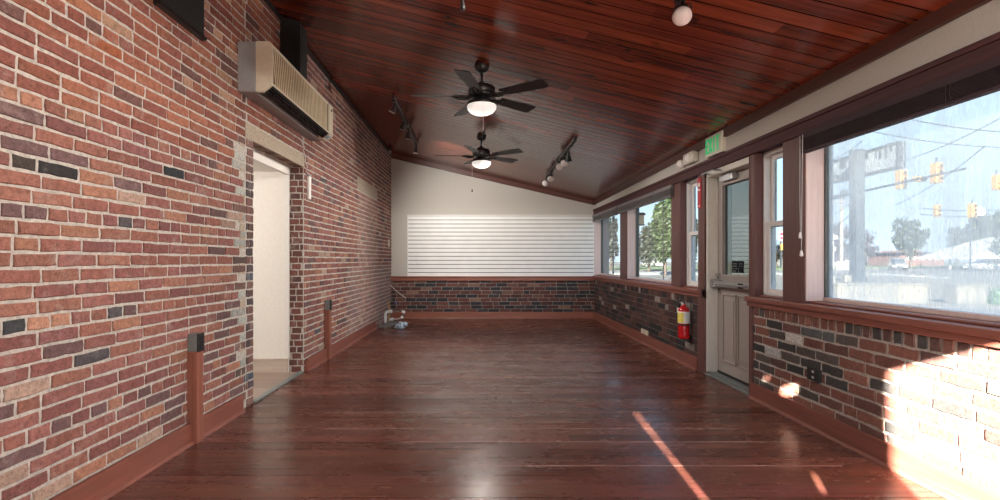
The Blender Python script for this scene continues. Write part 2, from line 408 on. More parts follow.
# lime patches on the toothed edge of the opening
rp=random.Random(5)
for k in range(32):
    v=.06+k*.0685
    if k%3==0 or rp.random()<.25:
        a=OP0-.245+rp.uniform(0,.02); b=OP0-.145; st.mesh([PL(a,v,.005),PL(b,v,.005),PL(b,v+.06,.004),PL(a+.01,v+.06,.005),PL(a,v,-.01),PL(b,v,-.01),PL(b,v+.06,-.01),PL(a+.01,v+.06,-.01)],[(0,1,2,3),(0,4,5,1),(1,5,6,2),(2,6,7,3),(3,7,4,0)])
st.build('lintel',M_stone,wl)

# --- back wall
ba=MB()
poly=[(-2.1,-.05),(2.7,-.05),(2.7,2.75),(-2.1,3.75)]
ba.prism(poly,'y',D,D+.15)
wb=struct(ba.build('wall_back',M_plaster))
def PB(u,v,w): return Vector((u,D-.02-w,v))
mm=MB(); mm.box(xl(D)-.02,XR+.16,D-.02,D+.02,0,.775); mm.build('mortar_bed',M_mortar_back,wb)
def col_back(u,v,rr):
    k=rr.random()
    b=rr.choice([(.115,.048,.042),(.135,.055,.046),(.095,.045,.042),(.15,.065,.055)])
    if k<.24: b=(.040,.040,.048)
    elif k<.32: b=(.06,.05,.05)
    elif k<.36: b=(.21,.12,.09)
    s=rr.uniform(.8,1.2); return tuple(x*s for x in b)
bb=MB(); brick_field(bb,PB,xl(D),XR,.12,.775,.0755,.222,[],col_back,21,depth=.008,mort=.010,top_row=None)
bb.build('brickwork',M_brick_dark,wb)
cr=MB(); cr.box(xl(D),XR+.0,D-.055,D,.775,.862); cr.box(xl(D),XR+.0,D-.075,D,.845,.868)
struct(cr.build('trim_1',M_trim_x,bevel=.004))
ct=MB(); p=[(xl(D)-.01,zc(xl(D),D)-.10),(XR,zc(XR,D)-.085),(XR,zc(XR,D)+.02),(xl(D)-.01,zc(xl(D),D)+.02)]
ct.prism(p,'y',D-.03,D); struct(ct.build('trim_2',M_ceil_trim,bevel=.003))
bbm=MB(); bbm.box(xl(D),XR,D-.045,D-.02,0,.135); bbm.prism([(D-.062,0),(D-.045,0),(D-.045,.02),(D-.055,.018)],'x',xl(D),XR)
struct(bbm.build('baseboard_back',M_trim_x,bevel=.003))

# --- right wall: brick dado
Y_DN,Y_DF=RY(751,2.40),RY(706,2.40)          # door opening (near, far)
Y_BF=RY(699.5,2.40)                            # where the far brick ends
Y_BN=RY(753.5,2.40)
def PR(u,v,w): return Vector((XR-w,u,v))
rm=MB()
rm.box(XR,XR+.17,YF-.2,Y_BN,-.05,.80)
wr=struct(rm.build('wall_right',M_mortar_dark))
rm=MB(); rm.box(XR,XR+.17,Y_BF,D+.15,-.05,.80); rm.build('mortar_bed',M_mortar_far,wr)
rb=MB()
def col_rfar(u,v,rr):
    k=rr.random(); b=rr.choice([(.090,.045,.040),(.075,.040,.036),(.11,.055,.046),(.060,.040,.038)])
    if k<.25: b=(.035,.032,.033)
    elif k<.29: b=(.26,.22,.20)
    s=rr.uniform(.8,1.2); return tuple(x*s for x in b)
sp_r=[((798,337),(.55,.53,.50)),((778,351),(.42,.42,.42)),((840,360),(.02,.02,.022)),((761,346),(.04,.042,.045)),((828,333),(.10,.105,.11)),((818,334),(.10,.105,.11))]
sp_r=[(RY(p[0]),EYE+(VY-p[1])*RY(p[0])/F,c) for p,c in sp_r]
def col_rnear(u,v,rr):
    for su,sv,c in sp_r:
        if abs(su-u)<.10 and abs(sv-v)<.038: return c
    k=rr.random(); b=rr.choice([(.17,.075,.060),(.20,.085,.065),(.14,.068,.058),(.11,.060,.054),(.23,.105,.08)])
    if k<.11: b=(.055,.052,.052)
    elif k<.24: b=(.09,.075,.07)
    elif k<.26: b=(.30,.26,.23)
    s=rr.uniform(.85,1.15); return tuple(x*s for x in b)
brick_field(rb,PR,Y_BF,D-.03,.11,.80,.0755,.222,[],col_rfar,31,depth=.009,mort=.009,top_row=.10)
brick_field(rb,PR,.6,Y_BN,.11,.80,.0755,.222,[],col_rnear,33,depth=.006,mort=.016,top_row=.10,jit=.0035)
rb.build('brickwork',M_brick_dark,wr)
up=MB(); up.box(XR+.0,XR+.17,YF-.2,D+.15,2.232,2.75)
struct(up.build('wall_right_upper',M_plaster))
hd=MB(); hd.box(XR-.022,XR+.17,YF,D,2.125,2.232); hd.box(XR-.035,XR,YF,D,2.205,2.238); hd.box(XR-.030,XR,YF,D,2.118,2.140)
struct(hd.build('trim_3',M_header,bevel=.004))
# crown strip where ceiling meets the right wall
cm=MB(); n=12
for i in range(n):
    a=YF+(D-YF)*i/n; b=YF+(D-YF)*(i+1)/n
    vs=[]
    for y in (a,b):
        z=zr(y); vs+= [(XR+.01,y,z-.075),(XR-.03,y,z-.075),(XR-.03,y,z+.03),(XR+.01,y,z+.03)]
    cm.mesh(vs,[(0,4,5,1),(1,5,6,2),(2,6,7,3),(3,7,4,0)])
struct(cm.build('trim_4',M_ceil_trim))
cm=MB()
for i in range(n):
    a=.4+(D-.4)*i/n; b=.4+(D-.4)*(i+1)/n; vs=[]
    for y in (a,b):
        z=zc(xl(y),y); vs+=[(xl(y)-.01,y,z-.05),(xl(y)+.02,y,z-.05),(xl(y)+.02,y,z+.02),(xl(y)-.01,y,z+.02)]
    cm.mesh(vs,[(1,5,4,0),(2,6,5,1),(3,7,6,2)])
struct(cm.build('trim_5',M_matblack))
# sills
XG=2.545
def sill(name,y0,y1,mat):
    m=MB(); m.box(2.357,XG+.02,y0,y1,.838,.882); m.box(2.378,XR,y0+.01,y1,.795,.838)
    m.box(2.43,XG+.02,y0+.07,y1-.02,.882,.900)
    return struct(m.build(name,mat,bevel=.006))
sill('trim_6',YF,RY(744,2.357),M_trim_y)
sill('trim_7',Y_BF-.05,D-.0,M_trim_y)
# upright posts between the windows
P1=(RY(627.7),RY(620.7)); P2=(RY(681),RY(672)); P3=(Y_DF,RY(699)); P4=(RY(755.5),Y_DN); P5=(RY(806),RY(784))
posts=[(P1,.88),(P2,.88),(P3,.88),(P4,.88),(P5,.88)]
k=8
for (a,b),z0 in posts:
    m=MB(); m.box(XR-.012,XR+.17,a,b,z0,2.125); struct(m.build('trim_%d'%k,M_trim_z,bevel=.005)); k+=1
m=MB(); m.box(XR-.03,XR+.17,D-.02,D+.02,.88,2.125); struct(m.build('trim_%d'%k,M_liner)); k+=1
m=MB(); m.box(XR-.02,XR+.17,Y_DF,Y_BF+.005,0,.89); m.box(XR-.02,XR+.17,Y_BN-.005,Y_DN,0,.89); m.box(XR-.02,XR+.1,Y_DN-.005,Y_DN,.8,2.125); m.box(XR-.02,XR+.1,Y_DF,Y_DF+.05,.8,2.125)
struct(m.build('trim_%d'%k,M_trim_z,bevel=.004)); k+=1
# baseboards of the right wall
def rbase(name,a,b):
    m=MB(); m.box(XR-.032,XR-.008,a,b,0,.138); m.prism([(XR-.05,0),(XR-.03,0),(XR-.03,.022),(XR-.042,.018)],'y',a,b)
    return struct(m.build(name,M_trim_y,bevel=.003))
rbase('baseboard_right',Y_BF,D-.04); rbase('baseboard_right_front',YF,Y_BN)
def lbase(name,a,b):
    m=MB(); vs=[]
    for y in (a,b): 
        x=xl(y); vs+=[(x+.014,y,0),(x+.036,y,0),(x+.036,y,.138),(x+.014,y,.138)]
    m.mesh(vs,[(0,4,5,1),(1,5,6,2),(2,6,7,3),(3,7,4,0),(0,1,2,3),(7,6,5,4)]); vs=[]
    for y in (a,b): 
        x=xl(y); vs+=[(x+.03,y,0),(x+.055,y,0),(x+.048,y,.018),(x+.03,y,.022)]
    m.mesh(vs,[(0,4,5,1),(1,5,6,2),(2,6,7,3),(3,7,4,0),(0,1,2,3),(7,6,5,4)])
    return struct(m.build(name,M_trim_y))
lbase('baseboard_left',YF,LY(239)); lbase('baseboard_left_rear',OP1+.02,LY(374.5))

# --- floor boards
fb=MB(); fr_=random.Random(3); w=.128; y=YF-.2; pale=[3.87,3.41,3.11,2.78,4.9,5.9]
while y<D+.1:
    x=-2.25; pl=any(abs(y-p)<w/2 for p in pale)
    while x<2.62:
        L=fr_.uniform(1.6,3.6); b=min(x+L,2.62); s=fr_.uniform(.72,1.22); fb.col=(s*fr_.uniform(.96,1.04),s*fr_.uniform(.92,1.05),s*fr_.uniform(.9,1.08))
        dz=fr_.uniform(-.0007,.0007); g=.0016; tl=fr_.uniform(-.0009,.0009)
        fb.face([(x+.0008,y+g,dz-tl),(b-.0008,y+g,dz-tl),(b-.0008,y+w-g,dz+tl),(x+.0008,y+w-g,dz+tl)]); x=b
    fb.col=(5.0,8.5,11.0) if pl else (.22,.2,.2)  # pale seam strips: debris, with edge glints painted into the colour
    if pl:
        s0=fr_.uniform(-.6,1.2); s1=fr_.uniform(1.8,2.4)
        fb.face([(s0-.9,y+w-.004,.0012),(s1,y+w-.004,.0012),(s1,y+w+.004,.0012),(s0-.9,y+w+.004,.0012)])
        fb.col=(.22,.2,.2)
    fb.face([(-2.25,y+w-g*1.2,-.002),(2.62,y+w-g*1.2,-.002),(2.62,y+w+g*1.2,-.002),(-2.25,y+w+g*1.2,-.002)])
    y+=w
fb.col=(.3,.3,.3); fb.box(-2.25,2.62,YF-.2,D+.1,-.06,-.004)
# floor only up to the brick: cut the left margin under the opening
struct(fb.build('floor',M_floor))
# --- ceiling boards
cb=MB(); w=.131; y=YF-.2; cr_=random.Random(9)
while y<D+.15:
    x=-2.12; g=.0040
    while x<2.62:
        L=cr_.uniform(1.8,4.2); b=min(x+L,2.62); s=cr_.uniform(.62,1.32); cb.col=(s,s*cr_.uniform(.9,1.1),s*cr_.uniform(.9,1.1))
        xs=[x,b]; 
        cb.face([(x,y+w-g,zc(x,y+w)),(b,y+w-g,zc(b,y+w)),(b,y+g,zc(b,y)),(x,y+g,zc(x,y))]); x=b
    cb.col=(.06,.06,.06)
    cb.face([(-2.12,y+w+g,zc(-2.12,y+w)+.006),(2.62,y+w+g,zc(2.62,y+w)+.006),(2.62,y+w-g,zc(2.62,y+w)+.006),(-2.12,y+w-g,zc(-2.12,y+w)+.006)])
    y+=w
cb.col=(.1,.1,.1)
for i in range(24):
    ya=YF-.3+(D+.7-YF)*i/24; yb=YF-.3+(D+.7-YF)*(i+1)/24
    for j in range(6):
        xa=-2.3+5.2*j/6; xb=-2.3+5.2*(j+1)/6
        cb.mesh([(x,yy,zc(x,yy)+dz) for dz in (.03,.3) for x,yy in ((xa,ya),(xb,ya),(xb,yb),(xa,yb))],[(3,2,1,0),(4,5,6,7),(0,1,5,4),(1,2,6,5),(2,3,7,6),(3,0,4,7)])
struct(cb.build('ceiling',M_ceil))
# --- front wall behind the viewer, unseen; its openings are shaped to cast the sun patches
fw=MB()
ho=[(.77,2.36,-.0,2.07),(-.90,.02,1.15,1.95),(.31,.43,2.03,2.14),(.20,.265,2.2,2.26),(.30,.36,1.34,1.47)]
for a,b,c,d in cells(-2.2,2.6,-.05,3.75,ho): fw.box(a,b,YF-.10,YF,c,d)
sl=.0075   # half width of a slanting slit, shaped to throw the floor's sun streak
g0=(-.26+.135,1.15); g1=(-.81-.036,1.95)
fw.prism([(-.90,1.15),(g0[0]-sl,1.15),(g1[0]-sl,1.95),(-.90,1.95)],'y',YF-.05,YF-.03)
fw.prism([(g0[0]+sl,1.15),(.02,1.15),(.02,1.95),(g1[0]+sl,1.95)],'y',YF-.05,YF-.03)
struct(fw.build('wall_front',M_plaster))

# --- side passage behind the left opening
X0=xl(OP1)-.155
vz=OPZ-.055
v=MB(); v.box(-4.2,X0+.0,OP1-.02,OP1+.1,0,2.6); v.box(-4.3,-4.2,1.6,OP1+.1,0,2.6); v.box(-4.3,X0-.05,1.5,1.6,0,2.6); v.box(-4.3,X0,1.5,OP1+.1,vz,vz+.1)
struct(v.build('wall_passage',M_vest))
v=MB(); v.box(-4.2,X0-.002,OP1-.042,OP1-.02,0,.135); v.box(-4.2,X0,OP1-.05,OP1-.02,.135,.15); struct(v.build('baseboard_passage',M_vbase))
v=MB(); v.box(X0-.03,X0+.015,OP0-.1,OP1-.02,vz-.035,vz+.055); v.box(X0-.03,X0+.012,OP1-.030,OP1-.008,.15,vz)
struct(v.build('trim_20',M_white,bevel=.003))
v=MB(); y=1.6; q=random.Random(4)
while y<OP1:
    s=q.uniform(.8,1.15); v.col=(s,s,s); v.face([(-4.2,y+.002,.004),(X0+.14,y+.002,.004),(X0+.14,y+.16,.004),(-4.2,y+.16,.004)]); y+=.162
v.col=(.4,.35,.3); v.box(-4.2,X0+.14,1.6,OP1,-.05,.001)
struct(v.build('floor_passage',M_vfloor))
v=MB(); v.box(xl(4.7)-.035,xl(4.7)+.02,OP0,OP1-.012,0,.016); struct(v.build('trim_21',M_boxgrey,bevel=.004))
pl=thing('added_ceiling_lamp','added round white flush lamp on the passage ceiling, out of view','lamp',(-2.95,3.9,vz))  # lamp added out of view to brighten the passage wall
m=MB(); m.lathe([(.001,-.07),(.10,-.06),(.14,-.03),(.15,0)],Matrix.Translation((-2.95,3.9,vz))); m.build('lamp_shade',M_lens,pl)

# ------------------------------------------------------------------ windows in the right wall
def pane_box(mb,y0,y1,z0,z1,x=XG): mb.box(x,x+.006,y0,y1,z0,z1)
def fixed_window(n,y0,y1,g):
    root=group_empty('window_%d'%n,(XG,(y0+y1)/2,.9))
    f=MB(); t=.028
    f.box(XG-.02,XG+.035,y0,y0+t,.90,2.125); f.box(XG-.02,XG+.035,y1-t,y1,.90,2.125); f.box(XG-.02,XG+.035,y0+t,y1-t,2.125-t,2.125)
    f.build('window_frame',M_winedge,root,bevel=.003)
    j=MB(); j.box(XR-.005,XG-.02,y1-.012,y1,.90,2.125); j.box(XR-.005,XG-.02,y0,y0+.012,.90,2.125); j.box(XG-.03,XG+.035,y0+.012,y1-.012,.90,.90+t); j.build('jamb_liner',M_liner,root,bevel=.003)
    p=MB(); pane_box(p,y0+t,y1-t,.90+t,2.125-t); p.build('pane',g,root)
M_winedge=plain('dark_aluminium',(.10,.105,.10),.35,.5,.1,20)
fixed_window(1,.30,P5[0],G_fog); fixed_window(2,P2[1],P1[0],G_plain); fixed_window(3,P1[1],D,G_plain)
pb=MB(); pb.box(XR,XR+.17,YF-.2,.30,.80,2.232); struct(pb.build('trim_22',M_trim_z))
def hung_window(n,y0,y1):
    root=group_empty('window_%d'%n,(2.48,(y0+y1)/2,.9))
    x=2.465; t=.040; zt=2.125; zm=1.50
    f=MB(); f.box(x,x+.10,y0,y0+.022,.90,zt); f.box(x,x+.10,y1-.022,y1,.90,zt); f.box(x,x+.10,y0,y1,zt-.03,zt); f.box(x,x+.10,y0,y1,.90,.915)
    f.build('window_frame',M_vinyl,root,bevel=.003)
    for nm,xs,za,zb in (('upper_sash',x+.055,zm-.02,zt-.03),('lower_sash',x+.020,.915,zm+.025)):
        s=MB(); a,b=y0+.022,y1-.022
        s.box(xs,xs+.032,a,a+t,za,zb); s.box(xs,xs+.032,b-t,b,za,zb); s.box(xs,xs+.032,a+t,b-t,za,za+t); s.box(xs,xs+.032,a+t,b-t,zb-t,zb)
        so=s.build(nm,M_vinyl,root,bevel=.004)
        p=MB(); p.box(xs+.012,xs+.018,a+t,b-t,za+t,zb-t); p.build('pane',G_plain,so)
hung_window(4,P5[1],P4[0]); hung_window(5,P3[1],P2[0])

# ------------------------------------------------------------------ the taupe exit door
XD=2.505
dr=group_empty('door_1',(XD,(Y_DN+Y_DF)/2,0))
m=MB(); m.box(2.40,XD+.06,Y_DF-.028,Y_DF,0.03,2.125); m.box(2.40,XD+.06,Y_DN,Y_DN+.028,.03,2.125); m.box(2.40,XD+.06,Y_DN,Y_DF,2.06,2.125); m.box(XD-.015,XD,Y_DF-.045,Y_DF-.028,.03,2.06)
m.build('door_frame',M_jamb,dr,bevel=.003)
a,b=Y_DN+.03,Y_DF-.03; ga,gb=a+.145,b-.125; gz0,gz1=1.05,1.955
m=MB()
for c in cells(a,b,.03,2.055,[(ga,gb,gz0,gz1)]): m.box(XD,XD+.045,*c)
m.build('door_slab',M_door,dr)
m=MB(); t=.028
for (y0,y1,z0,z1) in ((ga-t,ga,gz0-t,gz1+t),(gb,gb+t,gz0-t,gz1+t),(ga,gb,gz0-t,gz0),(ga,gb,gz1,gz1+t)): m.box(XD-.012,XD+.01,y0,y1,z0,z1)
m.build('glazing_frame',M_door,dr,bevel=.005)
m=MB(); m.box(XD+.02,XD+.026,ga,gb,gz0,gz1); m.build('pane',G_door,dr)
m=MB(); w_=.27
for y0 in (a+.12,b-.12-w_):
    y1=y0+w_; z0,z1=.17,.86; t=.016
    m.box(XD-.012,XD,y0,y0+t,z0,z1); m.box(XD-.012,XD,y1-t,y1,z0,z1); m.box(XD-.012,XD,y0,y1,z0,z0+t); m.box(XD-.012,XD,y0,y1,z1-t,z1)
    m.box(XD-.007,XD,y0+.05,y1-.05,z0+.06,z1-.06)
m.build('door_panel',M_door,dr,bevel=.006)
m=MB(); zb=.93; m.box(XD-.075,XD-.045,a+.06,b-.02,zb,zb+.055); m.box(XD-.08,XD,b-.10,b+.0,zb-.012,zb+.068); m.box(XD-.06,XD,a+.02,a+.10,zb-.005,zb+.06)
m.cyl((XD-.078,a+.1,zb+.028),(XD-.078,b-.11,zb+.028),.010)
m.build('push_bar',M_steel,dr,bevel=.006)
m=MB(); m.box(XD-.082,XD-.074,a+.16,a+.24,zb+.002,zb+.052); m.box(XD-.082,XD-.076,a+.0,a+.04,zb,zb+.05); m.build('bar_cap',M_matblack,dr)
m=MB(); m.cyl((XD-.03,b-.055,zb-.05),(XD,b-.055,zb-.05),.022); m.cyl((XD-.035,b-.055,zb+.11),(XD,b-.055,zb+.11),.026); m.build('lock',M_chrome,dr)
m=MB(); m.box(XD-.06,XD,b-.42,b-.17,1.985,2.045); m.cyl((XD-.03,b-.30,2.045),(XD-.03,b-.30,2.075),.02)
m.box(XD-.20,XD-.185,b-.32,b-.06,2.078,2.090,); m.tube([(XD-.03,b-.30,2.085),(XD-.19,b-.31,2.085)],.010); m.tube([(XD-.19,b-.07,2.085),(XD-.05,b-.06,2.085)],.009)
m.build('door_closer',M_steel,dr,bevel=.004)
m=MB(); m.box(XD-.004,XD+.0,ga+.02,ga+.02,1.1,1.1)
m=MB(); m.box(2.385,XD+.05,Y_DN-.0,Y_DF,0.0,.016); m.box(2.43,XD+.05,Y_DN,Y_DF,.016,.03); m.build('threshold',M_boxgrey,dr,bevel=.004)
m=MB(); m.box(XD-.004,XD+.003,a,b,.028,.055); m.build('door_sweep',M_matblack,dr)
# notice on the door glass
nt_=thing('glass_notice','small dark two-panel notice stuck low on the dark door glass','sign',(XD+.015,4.84,1.08))
m=MB(); m.box(XD+.015,XD+.019,4.75,4.96,1.075,1.19); m.build('sheet',M_signdark,nt_)
m=MB()
q=random.Random(2)
for k_ in range(2):
    y0=4.765+k_*.10
    for i in range(4):
        for j in range(4):
            if q.random()<.6: m.box(XD+.0135,XD+.015,y0+i*.021,y0+i*.021+.014,1.085+j*.024,1.085+j*.024+.013)
m.build('printing',M_signface,nt_)
# notice / sign plates on the wall
fs=thing('extinguisher_sign','narrow red upright sign on the post beside the taupe door','sign',(XR-.02,5.41,1.76))
ys=RY(701.4,2.388),RY(698.2,2.388)
m=MB(); m.box(XR-.020,XR-.012,ys[0],ys[1],1.76,2.08); m.build('plate',M_redsign,fs)
m=MB(); m.box(XR-.022,XR-.020,ys[0]+.015,ys[1]-.015,1.99,2.03); m.box(XR-.022,XR-.020,ys[0]+.015,ys[1]-.02,1.945,1.965); m.box(XR-.022,XR-.020,ys[0]+.02,ys[1]-.02,1.775,1.785); m.build('printing',M_vinyl,fs)

# ------------------------------------------------------------------ blinds pulled up under the header
def blind(y0,y1,label,mat,cord,loc_y,wire=False):
    X1,X2=2.345,2.385
    root=thing('window_blind',label,'blind',(2.365,loc_y,1.97),'raised wooden blinds under the header')
    m=MB(); m.box(X1-.002,X2,y0,y1,2.075,2.118); m.build('head_rail',mat,root,bevel=.003)
    m=MB(); n=12
    for i in range(n):
        z=1.993+i*.0070; dx=R.uniform(-.002,.002); m.box(X1+dx-.004,X2+dx,y0+.01,y1-.01,z,z+.0030)
    m.build('slats',mat,root)
    m=MB(); m.box(X1-.004,X2,y0+.01,y1-.01,1.972,1.990); m.build('bottom_rail',mat,root,bevel=.003)
    m=MB(); q=max(3,int((y1-y0)/.42))
    for i in range(q):
        y=y0+.14+(y1-y0-.28)*i/(q-1)
        m=MB()
        for k_ in (-.012,.012): m.tube([(X1-.007,y+k_,2.076),(X1-.010,y+k_+.003,2.03),(X1-.007,y+k_,1.975)],.0012,5)
        m.tube([(X1-.009,y-.012,2.03),(X1-.010,y+.012,2.036)],.0012,5)
        m.build('ladder_cord',mat,root)
    if cord:
        m=MB(); m.tube([(X1-.012,cord,2.10),(X1-.014,cord,1.7),(X1-.010,cord,1.40)],.0022,6); m.tube([(X1-.012,cord-.03,2.10),(X1-.014,cord-.025,1.7),(X1-.010,cord-.012,1.27)],.0022,6); c=m.build('lift_cord',M_tape,root)
        for y,z in ((cord,1.40),(cord-.012,1.27)):
            m=MB(); m.lathe([(.001,.0),(.006,0),(.010,-.02),(.012,-.04),(.001,-.045)],Matrix.Translation((X1-.010,y,z)),10)
            m.build('tassel',M_vinyl,c)
blind(.32,RY(803,2.365),'dark wooden blind pulled up over the big misted window',M_blind,RY(801,2.34),2.0)
blind(RY(672,2.365)-.02,RY(617.8,2.365)-.03,'raised grey blind over the clear window with the tree, nearer of the two far ones',M_blind_grey,None,7.3)
blind(RY(617.8,2.365)+.03,D-.05,'raised grey blind over the farthest window, next to the white slat board',M_blind_grey,None,9.4)

# ------------------------------------------------------------------ exit sign and emergency light
y0,y1=RY(726.5,2.40),RY(706,2.36); za,zb_=2.25,2.455
xf=2.352
ex=thing('exit_sign','lit green EXIT sign in an ivory box above the taupe door','sign',(2.38,(y0+y1)/2,za))
m=MB(); m.box(xf,XR,y0,y1,za,zb_); m.build('sign_box',M_exitbody,ex,bevel=.005)
m=MB(); m.box(xf-.004,xf,y0+.012,y1-.012,za+.012,zb_-.012); m.build('face_plate',M_exitbody,ex)
# letters E X I T, read from the room (towards smaller y)
m=MB(); W=(y1-y0-.05); lw=W/4; hgt=zb_-za-.06; zb0=za+.03; s_=.024
def bar(m,ya,za_,yb,zb2,w):
    d=Vector((0,yb-ya,zb2-za_)); n_=Vector((0,-d.z,d.y)).normalized()*w/2
    A=Vector((0,ya,za_)); B=Vector((0,yb,zb2))
    p=[A-n_,B-n_,B+n_,A+n_]
    m.mesh([Vector((xf-.004,q_.y,q_.z)) for q_ in p]+[Vector((xf-.008,q_.y,q_.z)) for q_ in p],[(0,1,2,3),(7,6,5,4),(0,4,5,1),(1,5,6,2),(2,6,7,3),(3,7,4,0)])
for i,ch in enumerate('EXIT'):
    L=y1-.025-i*lw; Rr=L-lw*.78; t,bz,mz=zb0+hgt,zb0,zb0+hgt/2
    if ch=='E':
        bar(m,L-s_/2,bz,L-s_/2,t,s_); [bar(m,L,z,Rr,z,s_*.8) for z in (bz+s_*.4,mz,t-s_*.4)]
    if ch=='X': bar(m,L,bz,Rr,t,s_); bar(m,L,t,Rr,bz,s_)
    if ch=='I': bar(m,(L+Rr)/2,bz,(L+Rr)/2,t,s_)
    if ch=='T': bar(m,(L+Rr)/2,bz,(L+Rr)/2,t,s_); bar(m,L+.004,t-s_*.4,Rr-.004,t-s_*.4,s_*.8)
m.build('letters',M_green,ex)
em=thing('emergency_light','ivory twin-head emergency light left of the EXIT sign','lamp',(2.37,5.6,2.27))
ya,yb=RY(698.5,2.40),RY(684,2.35)
m=MB(); m.box(2.335,XR,ya,yb,2.275,2.395); m.build('battery_box',M_exitbody,em,bevel=.008)
def head(yc,zc_,d):
    d=Vector(d).normalized(); c=Vector((2.36,yc,zc_)); q=d.to_track_quat('Z','Y').to_matrix().to_4x4(); Mx=Matrix.Translation(c)@q
    m=MB(); m.lathe([(.001,-.05),(.035,-.045),(.045,-.02),(.050,.035),(.044,.035)],Mx,20); h=m.build('lamp_head',M_exitbody,em)
    m=MB(); m.lathe([(.044,.03),(.03,.038),(.001,.040)],Mx,20); m.build('lens',M_bulb,h)
head(yb+.10,2.315,(-.5,-.75,-.25)); head((ya+yb)/2,2.335,(-.8,-.6,-.15))
m=MB(); m.tube([(2.37,yb-.01,2.33),(2.37,yb+.09,2.32)],.012); m.build('bracket',M_exitbody,em)

# ------------------------------------------------------------------ fire extinguisher
fy=RY(684,2.325); fx=2.322
fe=thing('fire_extinguisher','red fire extinguisher hung on the dark brick beside the door','extinguisher',(fx,fy,.32))
T=Matrix.Translation((fx,fy,.315))
m=MB(); m.lathe([(.001,.0),(.052,.0),(.060,.012),(.062,.03),(.062,.30),(.058,.325),(.044,.35),(.024,.366),(.020,.385)],T); m.build('cylinder_body',M_red,fe)
m=MB(); m.lathe([(.0625,.175),(.0632,.176),(.0632,.305),(.0625,.306)],T); m.build('paper_label',M_vinyl,fe)
m=MB(); m.lathe([(.0636,.20),(.0640,.201),(.0640,.292),(.0636,.293)],T); 
lab=MB(); 
for k_ in range(7):                                           # yellow panel of the label on its left half
    a0=math.radians(150+k_*14); a1=math.radians(150+(k_+1)*14)
    lab.face([(fx+.0645*math.cos(a0),fy+.0645*math.sin(a0),.50),(fx+.0645*math.cos(a1),fy+.0645*math.sin(a1),.50),(fx+.0645*math.cos(a1),fy+.0645*math.sin(a1),.61),(fx+.0645*math.cos(a0),fy+.0645*math.sin(a0),.61)])
lab.build('yellow_panel',plain('label_yellow',(.75,.62,.12),.5),fe)
m=MB(); m.lathe([(.0630,.150),(.0645,.151),(.0645,.166),(.0630,.167)],T); m.build('strap',M_matblack,fe)
m=MB(); m.cyl((fx,fy,.698),(fx,fy,.735),.016); m.box(fx-.012,fx+.012,fy-.02,fy+.02,.725,.745); m.tube([(fx-.01,fy,.74),(fx-.045,fy-.04,.765),(fx-.075,fy-.07,.765)],.008); m.tube([(fx-.01,fy,.728),(fx-.04,fy-.035,.735),(fx-.07,fy-.06,.725)],.008); m.build('handle',M_steel,fe)
m=MB(); m.cyl((fx-.016,fy-.015,.71),(fx-.03,fy-.028,.71),.016); m.build('gauge',M_chrome,fe)
m=MB(); m.tube([(fx,fy+.015,.715),(fx-.01,fy+.075,.70),(fx-.03,fy+.088,.64),(fx-.03,fy+.080,.56),(fx-.028,fy+.072,.50)],.010,10); m.cyl((fx-.028,fy+.072,.50),(fx-.027,fy+.070,.455),.012,.016); m.build('hose',M_matblack,fe)
m=MB(); m.cyl((fx-.03,fy+.085,.655),(fx-.03,fy+.083,.60),.0135); m.build('inspection_tag',M_vinyl,fe)
m=MB(); m.box(fx+.058,2.392,fy-.02,fy+.02,.36,.72); m.build('wall_bracket',M_steel,fe)

# ------------------------------------------------------------------ outlets on the right brick
def outlet(name,px0,px1,py0,py1,label,mat,slot):
    y0,y1=RY(px1,2.38),RY(px0,2.38); yc=(y0+y1)/2; z1=EYE+(VY-py0)*yc/F; z0=EYE+(VY-py1)*yc/F
    o=thing(name,label,'outlet',(2.385,yc,z0))
    m=MB(); m.box(2.378,XR-.004,y0,y1,z0,z1); m.build('cover_plate',mat,o,bevel=.003)
    for k_ in (.28,.72):
        m=MB()
        m.box(2.3755,2.378,(y0+y1)/2-.010,(y0+y1)/2+.010,z0+(z1-z0)*k_-.008,z0+(z1-z0)*k_+.008)
        m.build('socket',slot,o)
outlet('wall_outlet',807,819.6,368,381,'black outlet plate on the near red brick by the sunlit patch',M_matblack,M_tape)
outlet('wall_outlet',641,647.6,329.6,335,'pale outlet plate just above the far right baseboard',M_cream,M_matblack)

# ------------------------------------------------------------------ slat board on the back wall
sb=thing('slat_board','wide white slat board with dark grooves on the back wall','wall board',(.4,D,.87))
xa,xb=at(408,0,D-.03).x,2.385; n=15; z0,z1=.868,EYE+(VY-215.5)*(D-.03)/F; hh=(z1-z0)/n
m=MB(); m.box(xa,xb,D-.006,D-.001,z0,z1); m.build('groove_backing',M_groove,sb)
m=MB()
for i in range(n): m.prism([(D-.026,z0+i*hh),(D-.006,z0+i*hh),(D-.006,z0+(i+1)*hh-.013),(D-.024,z0+(i+1)*hh-.013),(D-.026,z0+(i+1)*hh-.016)],'x',xa,xb)
m.box(xa-.012,xa,D-.03,D-.001,z0,z1); m.box(xa-.012,xb,D-.03,D-.001,z1-.004,z1+.014)
m.build('slats',M_slat,sb)

